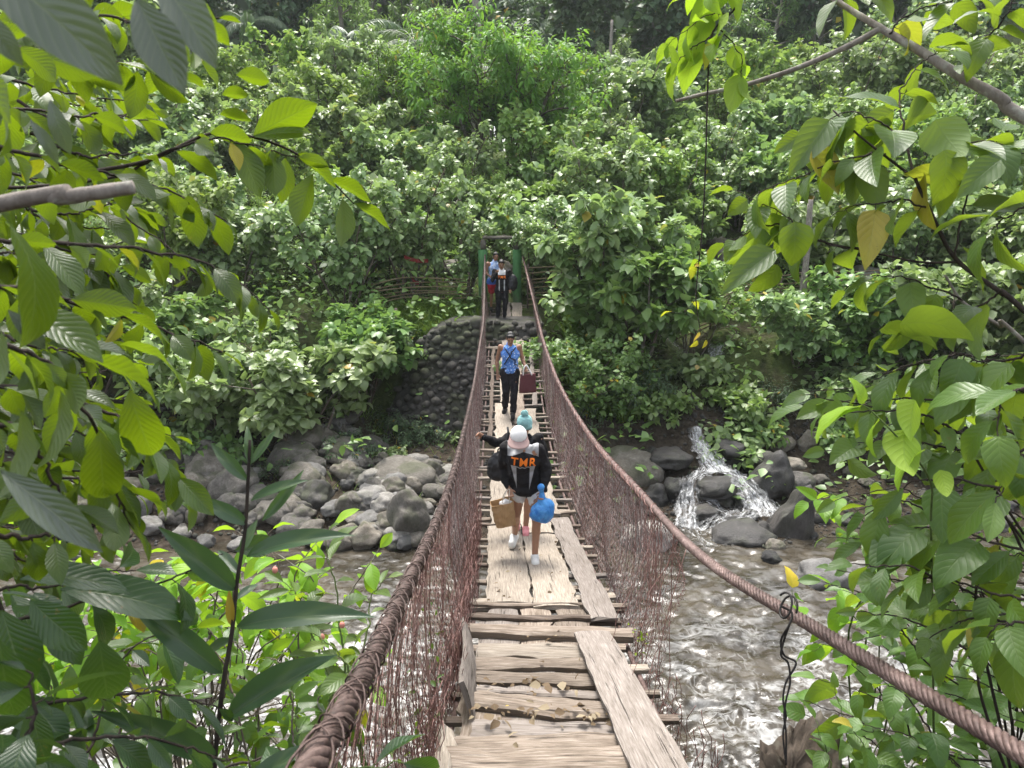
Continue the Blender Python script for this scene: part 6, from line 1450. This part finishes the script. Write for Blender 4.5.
near_bush('right_thicket', 'broad-leaved thicket hanging from the right edge above the river', 'shrub', (2.6, 2.6), [
 ([(1040, 420, 2.5), (960, 400, 2.6), (880, 400, 2.7), (815, 410, 2.8)], 12, .19), ([(1040, 400, 2.3), (980, 370, 2.4), (920, 365, 2.5), (870, 380, 2.6)], 10, .20), ([(1040, 480, 2.4), (970, 450, 2.5), (900, 440, 2.6), (840, 450, 2.7)], 12, .18), ([(1040, 500, 2.2), (985, 490, 2.3), (920, 490, 2.4), (870, 520, 2.5)], 11, .18),
 ([(1040, 560, 2.2), (990, 540, 2.3), (930, 530, 2.4), (870, 545, 2.5)], 12, .19), ([(1040, 600, 2.1), (1000, 590, 2.2), (950, 575, 2.3), (890, 570, 2.4)], 11, .18), ([(1040, 350, 2.2), (1000, 360, 2.3), (960, 350, 2.3)], 7, .2), ([(1040, 440, 2.0), (1010, 460, 2.0), (990, 500, 2.0)], 6, .19), ([(1040, 380, 2.0), (1010, 390, 2.0), (1000, 430, 2.0)], 6, .18), ([(1040, 640, 2.0), (1010, 620, 2.0), (985, 640, 2.0)], 6, .18)]
 + [([(x + 70, y + 25, d), (x + 20, y, d), (x - RNG.uniform(20, 70), y + RNG.uniform(-20, 25), d)], 8, RNG.uniform(.11, .15)) for x, y, d in zip(RNG.uniform(875, 1050, 44), RNG.uniform(345, 640, 44), RNG.uniform(2.3, 3.6, 44))],
 T_OVA + T_ELL, 'leaf_right', 'bark_dark', r0=.005, droop=.5, open_=(-.3, -.25, 1), jit=.4, tint=.58, yel=.005)
s_ = []
for i in range(40):
    x0 = RNG.uniform(850, 1050); y0 = RNG.uniform(600, 790); d = RNG.uniform(2.9, 4.2); s_.append(([(x0 + 50, y0 + 50, d), (x0 + 20, y0, d), (x0 + RNG.uniform(-60, 0), y0 - 25, d)], 8, .17))
near_bush('bank_thicket', 'dense green thicket on the bank behind the right cable', 'shrub', (3.0, 3.6), s_, T_OVA + T_ELL, 'leaf_right', 'bark_dark', r0=.005, droop=.5, open_=(-.1, -.2, 1), jit=.35, tint=.62)
near_bush('waterside_sprig', 'thin sprig of pale leaves above the right cable near the pale boulder', 'shrub', (2.6, 4.6), [([(880, 660, 4.2), (840, 640, 4.2), (800, 610, 4.2), (790, 590, 4.2)], 8, .17), ([(880, 640, 4.2), (850, 610, 4.2), (835, 590, 4.2)], 7, .16), ([(870, 680, 4.0), (830, 650, 4.0), (815, 655, 4.0)], 6, .16), ([(900, 590, 3.6), (860, 545, 3.6), (815, 500, 3.6)], 9, .13), ([(890, 560, 3.6), (840, 500, 3.6), (805, 505, 3.6)], 7, .13)],
          T_OVA, 'leaf_bright', 'stem_green', r0=.004, droop=.4, open_=(0, -.2, 1), tint=.3, yel=.05)
near_bush('stump_shrub', 'low leafy shrub growing beside the dead stump', 'shrub', (1.7, 3.1), [([(850, 790, 3.2), (845, 740, 3.2), (830, 690, 3.2)], 8, .14), ([(860, 790, 3.2), (880, 740, 3.2), (900, 700, 3.2)], 8, .15), ([(830, 790, 3.1), (825, 750, 3.1), (812, 720, 3.1)], 7, .12), ([(880, 800, 3.2), (920, 760, 3.2), (950, 730, 3.2)], 8, .15), ([(860, 800, 3.0), (870, 760, 3.0), (850, 720, 3.0)], 8, .14)],
          T_OVA, 'leaf_right', 'stem_green', r0=.004, droop=.3, open_=(0, -.3, 1), tint=.6)
# the single big lime leaves at the right bank
r = thing('lime_sapling', 'sapling with large lime leaves low on the right side', 'plant', np.array([2.9, 4.2, H(2.9, 4.2)])); b_ = np.array(r.location); tm, cm = MB(), MB()
q0_ = P(930, 480, 2.2); tube(tm, spline([b_] + [b_ + (q0_ - b_) * f + np.array([0, 0, .5 * f * (1 - f)]) for f in (.2, .4, .6, .75, .88, .96)] + PP((930, 480, 2.2), (900, 440, 2.1), (870, 410, 2.1), (862, 405, 2.1)), 40), .006, .002, 6)
for (a, b, w, n_) in [((860, 407), (803, 407), 1.0, (0, .2, .9)), ((862, 404), (862, 376), 1.2, (.4, -.5, .5)), ((860, 410), (822, 416), .9, (0, .3, .9)), ((905, 430), (896, 482), 1.3, (0, .8, .3)), ((915, 400), (905, 440), 1.4, (.1, .8, .4)), ((925, 450), (880, 470), 1, (0, .5, .8)), ((940, 470), (950, 500), 1, (0, .6, .6)), ((880, 420), (850, 445), 1, (0, .5, .7))]:
    hero(cm, T_OVA, P(*a, 2.1), P(*b, 2.08), n_, .6, w)
tm.build('stem', M['stem_green'], r, local=b_); cm.build('foliage', M['leaf_bright'], r, local=b_)
# ------------------------------------------------------------------ humid air
mb = MB(); V = [(x, y, z) for z in (-2.0, 66) for y in (-16, 162) for x in (-132, 132)]
mb.add(V, [(0, 2, 3, 1), (4, 5, 7, 6), (0, 1, 5, 4), (2, 6, 7, 3), (0, 4, 6, 2), (1, 3, 7, 5)])
t = NT('haze'); pv = t.n('VolumePrincipled'); pv.inputs['Color'].default_value = (.86, .93, .97, 1); pv.inputs['Density'].default_value = .00035; pv.inputs['Anisotropy'].default_value = .2
t.l(pv.outputs[0], t.out.inputs['Volume']); tag(mb.build('haze', t.m, smooth=False), kind='stuff')
# ------------------------------------------------------------------ light, camera
w = bpy.data.worlds.new('World'); S.world = w; w.use_nodes = True; nt = w.node_tree
bg = nt.nodes['Background']; sky = nt.nodes.new('ShaderNodeTexSky'); sky.sky_type = 'NISHITA'; sky.sun_disc = False
SUN_EL, SUN_AZ = math.radians(66), math.radians(-12)
sky.sun_elevation = SUN_EL; sky.sun_rotation = SUN_AZ; sky.dust_density = 4; sky.air_density = 1.0; sky.ozone_density = 1
hs = nt.nodes.new('ShaderNodeHueSaturation'); hs.inputs['Saturation'].default_value = .35
nt.links.new(sky.outputs[0], hs.inputs['Color']); nt.links.new(hs.outputs[0], bg.inputs[0]); bg.inputs[1].default_value = .135
sl = bpy.data.lights.new('sun', 'SUN'); sl.energy = 1.5; sl.angle = math.radians(18); sl.color = (1, .955, .88)
so = link('sun', sl); d = Vector((math.sin(SUN_AZ) * math.cos(SUN_EL), math.cos(SUN_AZ) * math.cos(SUN_EL), math.sin(SUN_EL)))
so.rotation_euler = d.to_track_quat('Z', 'Y').to_euler()
cam = bpy.data.cameras.new('camera'); co = link('camera', cam); co.location = (0, 0, CZ); co.rotation_euler = (math.radians(90) - PITCH, 0, 0)
cam.sensor_width = 36; cam.lens = 27; cam.clip_start = .05; cam.clip_end = 600
cam.dof.use_dof = True; cam.dof.focus_distance = 8.5; cam.dof.aperture_fstop = 9
S.camera = co
S.view_settings.view_transform = 'Standard'; S.view_settings.look = 'None'; S.view_settings.gamma = 1; S.view_settings.exposure = 1.85
S.render.engine = 'CYCLES'; S.cycles.max_bounces = 7; S.cycles.diffuse_bounces = 3; S.cycles.glossy_bounces = 3; S.cycles.transmission_bounces = 4; S.cycles.transparent_max_bounces = 10
S.cycles.volume_bounces = 1; S.cycles.use_denoising = True; S.cycles.sample_clamp_indirect = 8
